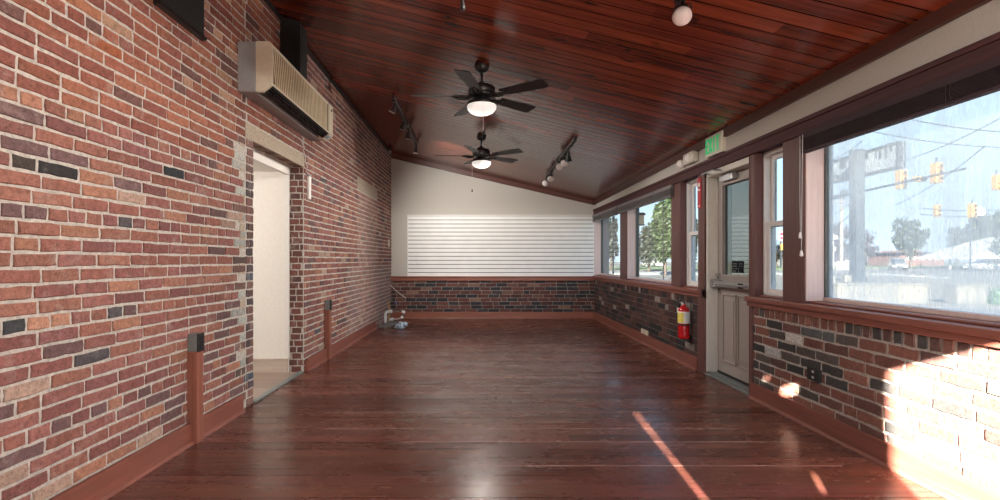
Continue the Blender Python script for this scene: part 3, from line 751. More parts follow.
# ------------------------------------------------------------------ air conditioner
ay0=LY(236.6); ay1=5.42; xw=xl(ay0)-.0; xf_=(272-VX)*ay0/F; zt=EYE+(VY-41)*ay0/F; zf=EYE+(VY-84.5)*ay0/F; zb_=EYE+(VY-91.5)*ay0/F
ay1=F*xf_/(333-VX)
xc=(263-VX)*ay0/F; xg=(255.5-VX)*ay0/F
ac=thing('air_conditioner','long grey and cream wall air conditioner above the doorway lintel','air conditioner',((xw+xf_)/2,(ay0+ay1)/2,zb_))
m=MB(); m.box(xl(ay1)-.02,xg,ay0,ay1,zb_,zt); m.build('back_casing',M_grey,ac,bevel=.008)
prof=[(xg,zb_),(xc,zb_),(xf_,zf),(xf_,zt-.02),(xf_-.02,zt),(xg,zt)]
m=MB(); m.prism(prof,'y',ay0,ay0+.03); m.prism(prof,'y',ay1-.14,ay1); m.prism([(xg,zt-.03),(xf_-.02,zt-.03),(xf_-.012,zt-.006),(xg,zt-.002)],'y',ay0+.03,ay1-.14)
m.prism([(xf_-.03,zf-.002),(xf_,zf-.002),(xf_,zf+.018),(xf_-.03,zf+.018)],'y',ay0+.03,ay1-.14)
m.build('front_casing',M_cream,ac,bevel=.004)
m=MB(); m.box(xg,xf_-.016,ay0+.03,ay1-.14,zf+.01,zt-.03); m.build('filter_panel',M_tan,ac)
m=MB(); nr=34
for i in range(nr):
    y=ay0+.035+(ay1-.20-ay0)*i/nr; sh=-.06*(1-i/nr)-.01
    for k_ in range(1):
        w_=.025
        m.mesh([(xf_-.017,y,zt-.03),(xf_-.013,y+w_*.2,zt-.03),(xf_-.013,y+w_*.8,zt-.03),(xf_-.017,y+w_,zt-.03),(xf_-.017,y-sh,zf+.018),(xf_-.013,y-sh+w_*.2,zf+.018),(xf_-.013,y-sh+w_*.8,zf+.018),(xf_-.017,y-sh+w_,zf+.018)],[(0,4,5,1),(1,5,6,2),(2,6,7,3)])
m.build('grille_ribs',plain('dusty_rib',(.62,.52,.35),.6,0,.12,20),ac)
m=MB(); m.prism([(xc-.0,zb_+.004),(xf_-.004,zf-.002),(xf_-.03,zf+.012),(xc-.03,zb_+.03)],'y',ay0+.03,ay1-.14); m.build('air_outlet',M_matblack,ac)
m=MB(); dv=Vector((xf_-xc,0,zf-zb_))
for k_ in (.28,.55,.8):
    p=Vector((xc,0,zb_))+dv*k_; m.prism([(p.x+.006,p.z-.012),(p.x+.010,p.z-.010),(p.x-.006,p.z+.010),(p.x-.010,p.z+.008)],'y',ay0+.035,ay1-.145)
for i in range(8):
    y=ay0+.12+i*(ay1-ay0-.35)/7; p=Vector((xc,0,zb_))+dv*.5; m.box(p.x-.01,p.x+.006,y,y+.008,p.z-.03,p.z+.01)
m.build('vanes',M_black,ac)
m=MB(); m.box(xf_-.001,xf_+.003,ay1-.075,ay1-.035,zt-.08,zt-.06); m.build('badge',M_signdark,ac)
dM=Matrix.Translation((xf_,0,zf))
m=MB(); m.prism([(xc+.02,zb_+.010),(xf_+.003,zf+.005),(xf_-.004,zf+.008),(xc+.012,zb_+.014)],'y',ay1-.12,ay1-.03); m.build('display',plain('display_grey',(.22,.27,.30),.3),ac)
# control cable and wall conduit
cb_=thing('control_cable','thin pale cable drooping from the air conditioner to the wall conduit','cable',(xl(5.3)+.02,5.3,2.2))
pts=[]
yA,zA=LY(300),LZ(300,134)
for i in range(15):
    t=i/14; px=300+6*t; py=136+39*t; y=LY(px); pts.append((xl(y)+.02+.012*math.sin(i*1.9),y+.018*math.sin(i*2.3),LZ(px,py)))
m=MB(); m.tube(pts,.006,6); m.build('wire',M_tape,cb_)
cd=thing('wall_conduit','short white conduit upright on brick beside the doorway','conduit',(xl(5.35)+.02,LY(307.4),LZ(307,200)))
y=LY(307.4); m=MB(); m.box(xl(y)+.002,xl(y)+.034,y-.03,y+.03,LZ(307,199),LZ(307,175.5)); m.build('cover',M_vinyl,cd,bevel=.008)
m=MB(); m.box(xl(y),xl(y)+.038,y-.034,y+.034,LZ(307,176.5),LZ(307,174.5)); m.build('end_cap',M_grey,cd,bevel=.004)
# light switch near the back corner
sw=thing('light_switch','small white switch plate on the brick by the back left corner','switch',(xl(9.9),9.8,1.5))
y=LY(388.3); m=MB(); m.box(xl(y)+.006,xl(y)+.016,y-.06,y+.06,LZ(388,247),LZ(388,239.5)); m.build('cover_plate',M_cream,sw,bevel=.003)
zs=(LZ(388,247)+LZ(388,239.5))/2; m=MB(); m.box(xl(y)+.016,xl(y)+.026,y-.008,y+.008,zs-.015,zs+.015); m.build('toggle',M_vinyl,sw)

# ------------------------------------------------------------------ black boxes high on the left wall
y0,y1=LY(155)-.02,LY(199.5); z0=LZ(199.5,39)
m=thing('wall_box','black box high on brick at the top edge, left of air conditioner','box',(xl(y0)+.03,(y0+y1)/2,z0),'black boxes under the ceiling')
b=MB(); b.box(xl(y0)-.01,xl(y1)+.035,y0,y1,z0,3.40); b.build('casing',M_matblack,m,bevel=.008)
b=MB(); b.box(xl(y0)-.01,xl(y1)+.045,y0-.01,y1+.01,z0-.008,z0+.012); b.build('edge_strip',M_black,m)
y0=LY(279.7)
X=(299.3-VX)*y0/F
m=thing('wall_box','black box between ceiling and air conditioner on the brick','box',(xl(y0)+.1,y0+.1,2.86),'black boxes under the ceiling')
b=MB()
zz=EYE+(VY-68)*y0/F
xa_,xb_=xl(y0)-.02,X
b.prism([(xa_,zz-.12),(xb_,zz-.12),(xb_,zc(xb_,y0)-.005),(xa_,zc(xa_,y0)-.005)],'y',y0,y0+.22); b.build('casing',M_matblack,m,bevel=.008)
b=MB(); b.box(xb_-.02,xb_+.006,y0-.006,y0+.02,zz-.12,zc(xb_,y0)-.01); b.build('edge_strip',M_black,m)

# ------------------------------------------------------------------ outlet posts along the left wall
def outlet_post(px,label):
    y=LY(px); x=xl(y); o=thing('outlet_post',label,'outlet post',(x+.05,y+.03,0),'low outlet posts on the left wall')
    m=MB(); m.box(x+.006,x+.072,y,y+.075,0,.60); m.build('post',M_post,o,bevel=.004)
    m=MB(); m.box(x+.008,x+.070,y+.002,y+.073,.60,.715); m.build('outlet_box',M_boxgrey,o,bevel=.004)
    m=MB(); m.box(x+.070,x+.078,y-.002,y+.077,.597,.718); c=m.build('outlet_cover',M_matblack,o,bevel=.003)
    m=MB()
    for z in (.632,.682): m.box(x+.078,x+.081,y+.020,y+.055,z-.015,z+.015)
    m.build('socket',M_black,c)
outlet_post(186.2,'stained post with grey outlet box left of the doorway'); outlet_post(323.8,'stained post with grey outlet box right of the doorway')

# ------------------------------------------------------------------ plumbing and litter in the back corner
Yp=9.55
pp=thing('drain_pipe','white drain pipe rising from floor with bent chrome end in back corner','pipe',at(384,326,Yp))
P=lambda px,py,dy=0: at(px+1.4,py,Yp+dy)
m=MB(); m.tube([P(384,325),P(384,316),P(384.2,313.4),P(385,312.2),P(387,311.6),P(391,311.4)],.026,14); m.cyl(P(384,318.5),P(384,316),.032); m.cyl(P(388.5,311.5),P(390.5,311.5),.032); m.build('pipe_bend',M_pvc,pp)
m=MB(); m.tube([P(391,311.4),P(396,311.3),P(400,311.3),P(402,312),P(403,314),P(402,316.2),P(400,317.6)],.014,10); m.build('chrome_trap',M_chrome,pp)
m=MB(); m.cyl(P(400.5,311.5),P(403.5,312.2),.026); m.build('trap_nut',M_pvc,pp)
m=MB(); m.cyl(P(401.8,316.8),P(399.8,318),.026); m.build('trap_nut',M_pvc,pp)
ps=thing('pipe_stub','short white capped pipe stub beside the upright batten','pipe',P(390,320,.1))
m=MB(); m.cyl(P(387,319.5,.1),P(391.5,319.3,.1),.026); m.tube([P(391,319.3,.1),P(395,319,.1),P(399,318.6,.1)],.008,8); m.build('stub',M_pvc,ps)
m=MB(); m.cyl(P(390.2,319.3,.1),P(392,319.25,.1),.034); m.build('cap',M_pvc,ps)
bt=thing('wooden_batten','pale upright wood batten behind the white drain pipe','batten',P(387.3,326,.06))
a_=P(387.4,326.2,.08); b_=P(387.4,301.5,.08); m=MB(); m.box(a_.x-.016,a_.x+.016,a_.y-.012,a_.y+.012,.0,b_.z); m.build('stick',M_pale_wood,bt)
fp=thing('floor_patch','worn grey patch plate on the floor under the drain pipe','plate',at(385,327,9.3))
m=MB(); a_=at(377,326.5,9.1); m.prism([(xl(9.2)+.03,8.95),(a_.x+.25,9.0),(a_.x+.36,9.35),(a_.x+.30,9.75),(xl(9.7)+.03,9.7)],'z',0.001,.008); m.build('plate',M_boxgrey,fp)
bg=thing('plastic_bag','crumpled pale blue plastic bag lying on the floor near the drain pipe','bag',at(402,330,8.6))
ctr=at(402.5,326.5,8.75); ctr.z=.055; m=MB(); vs=[]; ns,nr=22,12
for k_ in range(nr+1):
    for i in range(ns):
        th=math.pi*k_/nr; ph=2*math.pi*i/ns; d=Vector((math.sin(th)*math.cos(ph),math.sin(th)*math.sin(ph),math.cos(th)))
        q=1+.55*noise.noise(d*2.3)+.30*noise.noise(d*6+Vector((4,1,2)))
        p=Vector((d.x*.075*q,d.y*.08*q,d.z*.055*q)); p.x+=-.05*max(0,-d.x)*1.2; p.z+=d.x*.02; vs.append(ctr+p)
vs=[Vector((p.x,p.y,max(.003,p.z))) for p in vs]
m.mesh(vs,[(k_*ns+i,k_*ns+(i+1)%ns,(k_+1)*ns+(i+1)%ns,(k_+1)*ns+i) for k_ in range(nr) for i in range(ns)],False)
m.build('crumpled_film',M_bag,bg)
wc=thing('beaded_wire','thin pale beaded wire strung across the back brick from the left corner','wire',at(390,283,D-.04))
m=MB(); pts=[at(389+16.5*t+.0,283.5+14*t+1.2*math.sin(t*3.1),D-.045) for t in [i/14 for i in range(15)]]; m.tube(pts,.004,6)
for p in pts[::2]: m.ball(p,.011,8,6)
m.build('wire',M_vinyl,wc)
st2=thing('pipe_valve','small dark pipe valve poking from the back brick in the left corner','valve',at(392,303,D-.1))
m=MB(); m.cyl(at(389.5,303,D-.03),at(389.5,303,D-.14),.012); m.cyl(at(389,303,D-.14),at(395,303,D-.14),.014); m.build('stem',M_matblack,st2)
m=MB(); m.cyl(at(395,303,D-.14),at(396.6,303,D-.14),.024); m.build('knob',plain('valve_blue',(.10,.13,.35),.4),st2)

# ------------------------------------------------------------------ ceiling fans
def make_fan(loc,label,rot,chx,chl):
    x,y,_=loc; ztop=zc(x,y); zb=2.755-(y-4.7)*.014 if y>3 else 2.775      # blade height
    o=thing('ceiling_fan',label,'ceiling fan',(x,y,zb),'black ceiling fans in a row')
    T=lambda z: Matrix.Translation((x,y,z))
    m=MB(); m.lathe([(.001,ztop+.02),(.068,ztop+.02),(.068,ztop-.02),(.060,ztop-.045),(.030,ztop-.065),(.016,ztop-.07)],T(0)); m.build('canopy',M_black,o)
    m=MB(); m.cyl((x,y,ztop-.06),(x,y,zb+.10),.0125); m.lathe([(.016,zb+.14),(.03,zb+.13),(.034,zb+.105),(.02,zb+.10)],T(0)); m.build('downrod',M_black,o)
    m=MB(); m.lathe([(.02,zb+.112),(.08,zb+.106),(.118,zb+.085),(.128,zb+.06),(.128,zb+.03),(.12,zb+.022),(.13,zb+.018),(.132,zb-.002),(.115,zb-.015),(.085,zb-.022),(.07,zb-.024)],T(0),36); m.build('motor_housing',M_black,o)
    for k_ in range(5):
        a=rot+k_*2*math.pi/5; Mx=Matrix.Translation((x,y,zb))@Matrix.Rotation(a,4,'Z')@Matrix.Rotation(math.radians(-12),4,'X')
        m=MB(); n_=14; top=[];bot=[]
        for i in range(n_+1):
            t=i/n_; r=.215+t*.455; w=.052+.018*min(1,t*1.6); 
            if t>.93: w*=(1,.86)[t>.99]
            top.append((r,w)); bot.append((r,-w))
        poly=top+bot[::-1]
        m.prism(poly[::-1],'z',-.004,.004,Mx); bl=m.build('blade',M_blade,o)
        m=MB(); I=Matrix.Translation((x,y,zb))@Matrix.Rotation(a,4,'Z')
        def q(pts): return [I@Vector(p) for p in pts]
        m.tube(q([(.10,.022,-.008),(.14,.045,-.014),(.185,.050,-.012),(.225,.040,-.007),(.25,.018,-.006)]),.0075,8)
        m.tube(q([(.10,-.022,-.008),(.14,-.045,-.014),(.185,-.050,-.018),(.225,-.040,-.014),(.25,-.018,-.010)]),.0075,8)
        m.tube(q([(.09,0,-.006),(.15,0,-.016),(.20,0,-.012),(.285,0,-.009)]),.009,8)
        for py_ in (-.03,.03): m.cyl(I@Vector((.245,py_,-.014-.2*0)),I@Vector((.245,py_,.010)),.008)
        m.build('blade_iron',M_black,bl)
    m=MB(); m.lathe([(.07,zb-.02),(.075,zb-.045),(.115,zb-.055),(.138,zb-.062),(.142,zb-.082),(.138,zb-.090),(.13,zb-.09)],T(0),32); m.build('light_fitter',M_black,o)
    m=MB(); m.lathe([(.136,zb-.088),(.140,zb-.100),(.134,zb-.125),(.112,zb-.150),(.075,zb-.168),(.035,zb-.176),(.001,zb-.178)],T(0),36); m.build('glass_bowl',M_bowl,o)
    cy=y-math.sqrt(max(0,.15**2-chx**2)); m=MB(); m.tube([(x+chx*.85,y+(cy-y)*.85,zb-.06),(x+chx,cy,zb-.10),(x+chx,cy,zb-chl)],.0013,6); c=m.build('pull_chain',M_tape,o)
    m=MB(); m.lathe([(.001,.02),(.005,.015),(.011,-.012),(.010,-.022),(.001,-.026)],Matrix.Translation((x+chx,cy,zb-chl-.01)),12); m.build('chain_knob',M_black,c)
    return o,zb
def frosted(name):
    m,nt,b,o=newmat(name); nt.nodes.remove(b)
    tr=N(nt,'ShaderNodeBsdfTransparent'); di=N(nt,'ShaderNodeBsdfDiffuse'); di.inputs['Color'].default_value=(.9,.87,.84,1); e=N(nt,'ShaderNodeEmission'); e.inputs['Color'].default_value=(1,.95,.90,1); e.inputs['Strength'].default_value=.60
    ad=N(nt,'ShaderNodeAddShader'); nt.links.new(di.outputs[0],ad.inputs[0]); nt.links.new(e.outputs[0],ad.inputs[1])
    mx=N(nt,'ShaderNodeMixShader'); mx.inputs[0].default_value=.80; nt.links.new(tr.outputs[0],mx.inputs[1]); nt.links.new(ad.outputs[0],mx.inputs[2]); nt.links.new(mx.outputs[0],o.inputs['Surface']); return m
M_bowl=frosted('frosted_glass_bowl')
FANS=[]
for (x,y,lab,rot,chx,chl) in ((.036,4.75,'black five-blade ceiling fan, nearer of the two fully shown',math.radians(-33),.012,.37),(.05,7.3,'black five-blade ceiling fan closest to the white slat board',math.radians(38),-.135,.50),(.02,2.15,'black ceiling fan overhead, only its pull chain showing at the top edge',math.radians(54),-.082,.53)):
    o,zb=make_fan((x,y,0),lab,rot,chx,chl); FANS.append((x,y,zb,o))

# ------------------------------------------------------------------ track lights
def track(x,y0,y1,label,heads):
    zt0,zt1=zc(x,y0),zc(x,y1)
    o=thing('track_light',label,'track light',(x,(y0+y1)/2,zc(x,(y0+y1)/2)),'black track lights on the ceiling')
    m=MB(); m.mesh([(x+dx,y,zc(x+dx,y)-dz) for y in (y0,y1) for dx,dz in ((-.018,.002),(.018,.002),(.018,.040),(-.018,.040))],[(0,4,5,1),(1,5,6,2),(2,6,7,3),(3,7,4,0),(0,1,2,3),(7,6,5,4)]); m.build('track_rail',M_black,o,bevel=.003)
    m=MB(); ym=(y0+y1)/2; m.box(x-.03,x+.03,ym-.09,ym+.09,zc(x,ym)-.05,zc(x,ym)-.008); m.build('power_feed',M_black,o,bevel=.004)
    for (y,d,kind) in heads:
        d=Vector(d).normalized(); z=zc(x,y)-.04; piv=Vector((x,y,z-.075)); c=piv+d*.03
        m=MB(); m.box(x-.02,x+.02,y-.045,y+.045,z-.022,z+.004); m.cyl((x,y,z-.02),(x,y,z-.05),.010); 
        side=d.cross(Vector((0,0,1))).normalized()
        m.tube([Vector((x,y,z-.045)),Vector((x,y,z-.045))+side*.045,piv+side*.047],.005,6); m.tube([Vector((x,y,z-.045)),Vector((x,y,z-.045))-side*.045,piv-side*.047],.005,6)
        h=m.build('yoke',M_black,o)
        Q=Matrix.Translation(c)@d.to_track_quat('Z','Y').to_matrix().to_4x4()
        if kind=='par':
            m=MB(); m.lathe([(.001,-.075),(.024,-.075),(.028,-.06),(.030,-.02),(.052,.03),(.054,.045),(.050,.045),(.030,-.01)],Q,24); m.build('lamp_head',M_black,h)
            m=MB(); m.lathe([(.030,.0),(.052,.045),(.054,.060),(.046,.076),(.022,.086),(.001,.088)],Q,24); m.build('bulb',M_bulb,h)
        else:
            m=MB(); m.lathe([(.001,-.07),(.018,-.07),(.022,-.05),(.026,-.02),(.048,.045),(.052,.052),(.047,.052),(.024,-.01)],Q,24); m.build('lamp_head',M_gun if kind=='chrome' else M_black,h)
            m=MB(); m.lathe([(.045,.046),(.02,.050),(.001,.052)],Q,20); m.build('bulb',M_bulb,h)
    return o
track(-1.08,6.35,8.8,'black track with chrome heads along the ceiling by the left brick wall',[(6.45,(-.45,-.1,-1),'chrome'),(7.25,(-.4,.1,-1),'chrome'),(7.75,(-.15,.1,-1),'chrome'),(8.72,(-.1,0,-1),'chrome')])
track(1.22,6.25,8.95,'black track with white bulbs on the ceiling near the far windows',[(6.75,(.1,.3,-1),'black'),(7.05,(-.15,-.75,-.75),'par'),(7.35,(-.4,-.75,-.6),'par'),(8.35,(-.2,-.75,-.6),'par'),(8.85,(-.45,-.7,-.5),'par')])
track(1.20,.6,3.02,'black track with one big white bulb at the top edge of the ceiling',[(2.93,(-.30,-.62,-.72),'par'),(1.6,(-.6,.2,-.7),'par'),(.8,(-.6,.3,-.7),'par')])
# small spotlight at the far left corner
cs=thing('corner_spotlight','tiny dark spotlight at the ceiling corner above back left brick','lamp',(xl(9.7)+.06,9.7,3.38))
x,y=xl(9.75)+.07,9.75; z=zc(x,y)
m=MB(); m.lathe([(.001,z+.01),(.04,z+.01),(.04,z-.02),(.012,z-.025),(.012,z-.06)],Matrix.Translation((x,y,0)),16); m.build('base',M_black,cs)
Q=Matrix.Translation((x,y,z-.075))@Vector((.3,-.7,-.5)).to_track_quat('Z','Y').to_matrix().to_4x4()
m=MB(); m.lathe([(.001,-.05),(.025,-.05),(.03,0),(.045,.04),(.04,.04)],Q,16); h=m.build('lamp_head',M_black,cs)
m=MB(); m.lathe([(.04,.036),(.001,.04)],Q,16); m.build('bulb',M_steel,h)

# ================================================================== outside
GZ=-.25
m=MB(); m.box(-30,320,-60,340,GZ-.3,GZ); struct(m.build('ground',M_asphalt))
def gp(px,py): 
    Y=(EYE-GZ)*F/(py-VY); return Vector(((px-VX)*Y/F,Y,GZ))
def slab(name,pts,mat,h=.02):
    m=MB(); m.prism([(p.x,p.y) for p in pts],'z',GZ,GZ+h); return struct(m.build(name,mat))
slab('pavement',[Vector((2.62,-5,0)),Vector((7,-5,0)),Vector((7,15,0)),Vector((2.62,15,0))],M_concrete,.05)
slab('lawn',[gp(600,266.5),gp(845,266.5),gp(835,269.8),gp(600,269.8)],M_grass,.06)
slab('lawn_far',[gp(845,265.0),gp(1030,265.0),gp(1030,268.0),gp(845,268.0)],M_grass,.06)
slab('road_marking',[gp(862,274.2),gp(945,278.5),gp(950,277.8),gp(880,273.6)],M_roadline,.03)
slab('road_marking_rear',[gp(600,272.5),gp(790,272.5),gp(790,274.5),gp(600,274.5)],M_roadline,.03)
slab('forecourt',[gp(828,283),gp(1040,283),gp(1100,308),gp(815,308)],M_concrete,.03)
def low_wall(px0,px1,py0,py1,label,mat=None):
    a=gp(px0,py1); b=gp(px1,py1); z=EYE+(VY-py0)*a.y/F
    m=MB(); m.box(a.x,b.x,a.y,a.y+.45,GZ+.02,z-.06); m.box(a.x-.03,b.x+.03,a.y-.03,a.y+.48,z-.06,z)
    return tag(m.build('low_wall',mat or M_concrete,bevel=.03),label,'low wall','pale low walls outside the misted window')
low_wall(838,928,283.5,304.5,'longer pale low concrete wall outside the misted window'); low_wall(957,987,284.5,305,'shorter pale low concrete wall at the right of the misted window')
def block(px0,px1,py0,py1,label):
    a=gp(px0,py1); b=gp(px1,py1); z=EYE+(VY-py0)*a.y/F; w=b.x-a.x
    m=MB(); m.prism([(a.x,a.y),(b.x,a.y+.05*w),(b.x,a.y+w),(a.x+.1*w,a.y+.9*w)],'z',GZ+.02,z); m.box(a.x-.03,b.x+.03,a.y-.03,a.y+w,z-.08,z)
    return tag(m.build('stone_block',M_concrete,bevel=.05),label,'stone block','stone blocks beside the sign pole')
block(828,836,276,290,'square stone block outside, at the left jamb of the misted window'); block(845,852,275,282.5,'small grey stone block at the foot of the tall sign pole')
# tall sign
sp=gp(857,282)
sg=thing('pole_sign','tall grey pole carrying a wide framed billboard outside the misted window','billboard',sp)
Ys=sp.y
m=MB(); m.box(sp.x-.30,sp.x+.30,sp.y-.3,sp.y+.3,GZ,at(0,150,Ys).z); m.box(sp.x-.42,sp.x+.42,sp.y-.4,sp.y+.4,GZ,GZ+.25); m.build('pole',M_polegrey,sg)
A=at(833,0,Ys*1.12); B=at(902,0,Ys*.93); zA=EYE+(VY-161)*Ys*1.12/F; zB=EYE+(VY-183.5)*Ys*1.12/F
dv=(B-A); dv.z=0; ln=dv.length; u=dv.normalized(); nrm=Vector((u.y,-u.x,0))
FR=Matrix(((u.x,nrm.x,0,A.x),(u.y,nrm.y,0,A.y),(0,0,1,zB),(0,0,0,1))); hS=zA-zB
m=MB(); m.box(0,ln,-.16,.16,0,hS,FR); m.build('sign_panel',M_signface,sg)
m=MB(); t=.16
for b in ((0,ln,0,t),(0,ln,hS-t,hS),(0,t,0,hS),(ln-t,ln,0,hS)): m.box(b[0],b[1],-.22,.22,b[2],b[3],FR)
m.build('sign_frame',M_signdark,sg)
m=MB(); q=random.Random(8)
m.box(ln*.16,ln*.26,.16,.19,hS*.52,hS*.92,FR)
xx=.3
while xx<ln*.9:
    w_=q.uniform(.12,.45); m.box(xx,xx+w_,.16,.19,hS*.14,hS*.14+q.uniform(.12,.34),FR) if xx<ln*.3 else None
    if xx>ln*.33 and q.random()<.75: m.box(xx,xx+w_*.5,.16,.19,hS*(.80-q.uniform(.1,.35)),hS*.88,FR)
    xx+=w_+.14
m.build('sign_printing',M_signdark,sg)
# signals
def signal(px,py0,py1,Y,label,faced=True):
    p=at(px,(py0+py1)/2,Y); h=(py1-py0)*Y/F; w=h*.36
    o=thing('traffic_light',label,'traffic light',p,'yellow traffic signals at the crossing')
    m=MB(); m.box(p.x-w/2,p.x+w/2,p.y-w/2,p.y+w/2,p.z-h/2,p.z+h/2); m.build('signal_housing',M_yellow,o,bevel=.03)
    m=MB()
    for k_ in (-1,0,1):
        c=Vector((p.x,p.y-w/2,p.z+k_*h*.31)); m.cyl(c,c+Vector((0,-.12,0)),w*.36,seg=14)
    m.build('lens_hood',M_signdark if not faced else M_yellow,o)
    m=MB()
    for k_ in (-1,0,1):
        c=Vector((p.x,p.y-w/2-.122,p.z+k_*h*.31)); m.cyl(c,c+Vector((0,-.004,0)),w*.28,seg=14)
    m.build('lens',M_signdark,o)
    m=MB(); m.cyl(p+Vector((0,0,h/2)),p+Vector((0,0,h/2+.35)),.05); m.build('hanger',M_polegrey,o)
    return o
ma=thing('signal_mast','long grey signal arm reaching across the sky of the misted window','signal mast',(29.9,45,GZ))
a=Vector(at(800,205,46)); b=Vector(at(966,168.5,29))
m=MB(); m.cyl((a.x,a.y,GZ),(a.x,a.y,a.z+.3),.22,.16); m.build('mast_pole',M_polegrey,ma)
m=MB(); m.cyl(a,a.lerp(b,.36),.20,.16); m.cyl(a.lerp(b,.36),b,.10,.06); m.build('mast_arm',M_polegrey,ma)
m=MB(); c=at(844,193,42); m.ball(c,.28,10,8); m.cyl(c,c+Vector((0,0,-.5)),.05); m.build('camera_ball',M_polegrey,ma)
signal(901,170,189,35.2,'yellow traffic signal on the arm just right of the billboard')
signal(936.5,163,183,32,'yellow traffic signal on the arm farther out from the billboard')
c=at(919,179,33.6); o=thing('traffic_light','short yellow signal lying sideways on the arm between two upright ones','traffic light',c,'yellow traffic signals at the crossing')
m=MB(); m.box(c.x-.38,c.x+.38,c.y-.15,c.y+.15,c.z-.17,c.z+.17); m.build('signal_housing',M_yellow,o,bevel=.03)
m=MB(); [m.cyl(c+Vector((k_*.24,-.15,0)),c+Vector((k_*.24,-.25,0)),.10,seg=12) for k_ in (-1,0,1)]; m.build('lens_hood',M_signdark,o)
signal(996.5,175,190,34,'yellow traffic signal cut by the right edge, hanging high')
signal(972,203.5,217.5,46,'orange traffic signal next to a white street plate, low over the trees')
signal(937,205,217,58,'faint far traffic signal behind the mist, left of the white street plate')
ss=thing('street_plate','white street name plate hung beside the low orange signal','street sign',at(982,211,46))
p=at(981.5,211.5,46); m=MB(); m.box(p.x-.34,p.x+.34,p.y-.02,p.y+.02,p.z-.36,p.z+.36); m.build('plate',M_roofwhite,ss)
m=MB(); m.box(p.x-.22,p.x+.22,p.y-.03,p.y-.02,p.z+.02,p.z+.14); m.box(p.x-.22,p.x+.12,p.y-.03,p.y-.02,p.z-.2,p.z-.08); m.build('printing',M_polegrey,ss)
def wire(p0,p1,label,r=.035,sag=.4):
    m=MB(); n_=14; m.tube([Vector(p0).lerp(Vector(p1),i/n_)-Vector((0,0,sag*4*(i/n_)*(1-i/n_))) for i in range(n_+1)],r,6)
    return tag(m.build('power_line',M_wire),label,'power line','wires across the sky')
W_=[((815,163),(862,141),40,44,'black wire sloping up over the billboard'),((880,112),(1040,133),38,36,'highest wire, crossing the sky above the billboard'),((870,131),(1040,148),42,40,'second highest wire, just above the billboard top'),((895,205),(985,146),50,34,'slanting thin wire rising right across the signal arm'),((905,160),(1040,95),46,30,'steep thin wire rising to the upper right of the misted window'),((920,214),(1040,211),47,47,'level span wire holding the low orange signal'),((920,208),(1040,205),47,47,'upper level span wire above the low orange signal'),((815,222),(858,196),50,46,'lowest wire, rising past the signal arm at the left jamb'),((812,240),(860,205),52,48,'wire low behind the sign pole at the left jamb')]
for (p,q_,ya,yb,lab) in W_: wire(at(*p,ya),at(*q_,yb),lab,.036)
# poles and posts
def pole(px,py0,py1,r,name,label,mat,cat):
    a=gp(px,py1); z=EYE+(VY-py0)*a.y/F; o=thing(name,label,cat,a)
    m=MB(); m.cyl((a.x,a.y,GZ),(a.x,a.y,z),r,r*.75,12); m.build('shaft',mat,o); return o,a,z
o,a,z=pole(841.5,196,267.5,.34,'utility_pole','pale wooden utility pole left of the sign pole',M_utility,'utility pole')
m=MB(); m.box(a.x-1.4,a.x+1.4,a.y-.1,a.y+.1,z-1.2,z-.95); m.build('crossarm',M_utility,o)
o,a,z=pole(970.5,216,272,.10,'signal_post','thin pale post under the low orange signal',M_polegrey,'post')
m=MB(); m.cyl((a.x,a.y,GZ),(a.x,a.y,GZ+.5),.2,.14,12); m.build('base',M_polegrey,o)
o,a,z=pole(663.3,190,283.5,.035,'flag_pole','thin black pole outside the clear window with the tree',M_wire,'pole')
m=MB(); m.ball((a.x,a.y,z),.08,10,8); m.build('finial',M_wire,o)
o,a,z=pole(613.2,190,281,.06,'flag_pole','thin dark pole outside the farthest window',M_wire,'pole')
m=MB(); m.cyl((a.x,a.y,GZ),(a.x,a.y,GZ+.3),.14,.10,12); m.build('base',M_wire,o)
o,a,z=pole(833.3,234,268.5,.10,'sign_post','slim post with two white plates at the left jamb of the misted window',M_roofwhite,'sign')
for py0,py1,w in ((235.5,239.5,8.5),(247,250.5,5)):
    p0=at(833.3-w/2,py1,a.y-.2); p1=at(833.3+w/2,py0,a.y-.2); m=MB(); m.box(p0.x,p1.x,a.y-.25,a.y-.12,p0.z,p1.z); m.build('plate',M_roofwhite,o)
rs=gp(781,268); o=thing('shop_sign','small red and white roadside sign seen in the lower sash','sign',rs)
m=MB(); m.box(rs.x-.12,rs.x+.12,rs.y-.1,rs.y+.1,GZ,at(0,232,rs.y).z); m.build('post',M_polegrey,o)
p0=at(778.5,241,rs.y); p1=at(784.5,231,rs.y); m=MB(); m.box(p0.x,p1.x,rs.y-.3,rs.y-.1,p0.z,p1.z); pl_=m.build('sign_panel',M_roofwhite,o)
m=MB(); h=p1.z-p0.z; m.box(p0.x+.1,p1.x-.1,rs.y-.34,rs.y-.3,p0.z+h*.55,p0.z+h*.85); m.box(p0.x+.1,p1.x-.3,rs.y-.34,rs.y-.3,p0.z+h*.15,p0.z+h*.4); m.build('printing',M_carred,pl_)
p0=at(780,250,rs.y); p1=at(785.5,244,rs.y); m=MB(); m.box(p0.x,p1.x,rs.y-.3,rs.y-.1,p0.z,p1.z); m.build('lower_panel',M_yellow,o)
# white fence
fo=gp(838,269.5); o=thing('picket_fence','short white picket fence between the sign post and sign pole','fence',fo)
m=MB()
for i in range(7):
    p=gp(837+i*2.2,269.8); m.box(p.x-.07,p.x+.07,p.y-.04,p.y+.04,GZ,GZ+1.25)
m.build('pickets',M_roofwhite,o)
m=MB(); p0,p1=gp(836,269.8),gp(851.5,269.8)
for z in (.35,.95): m.box(p0.x,p1.x,p0.y+.04,p0.y+.1,GZ+z,GZ+z+.12)
m.build('rails',M_roofwhite,o)
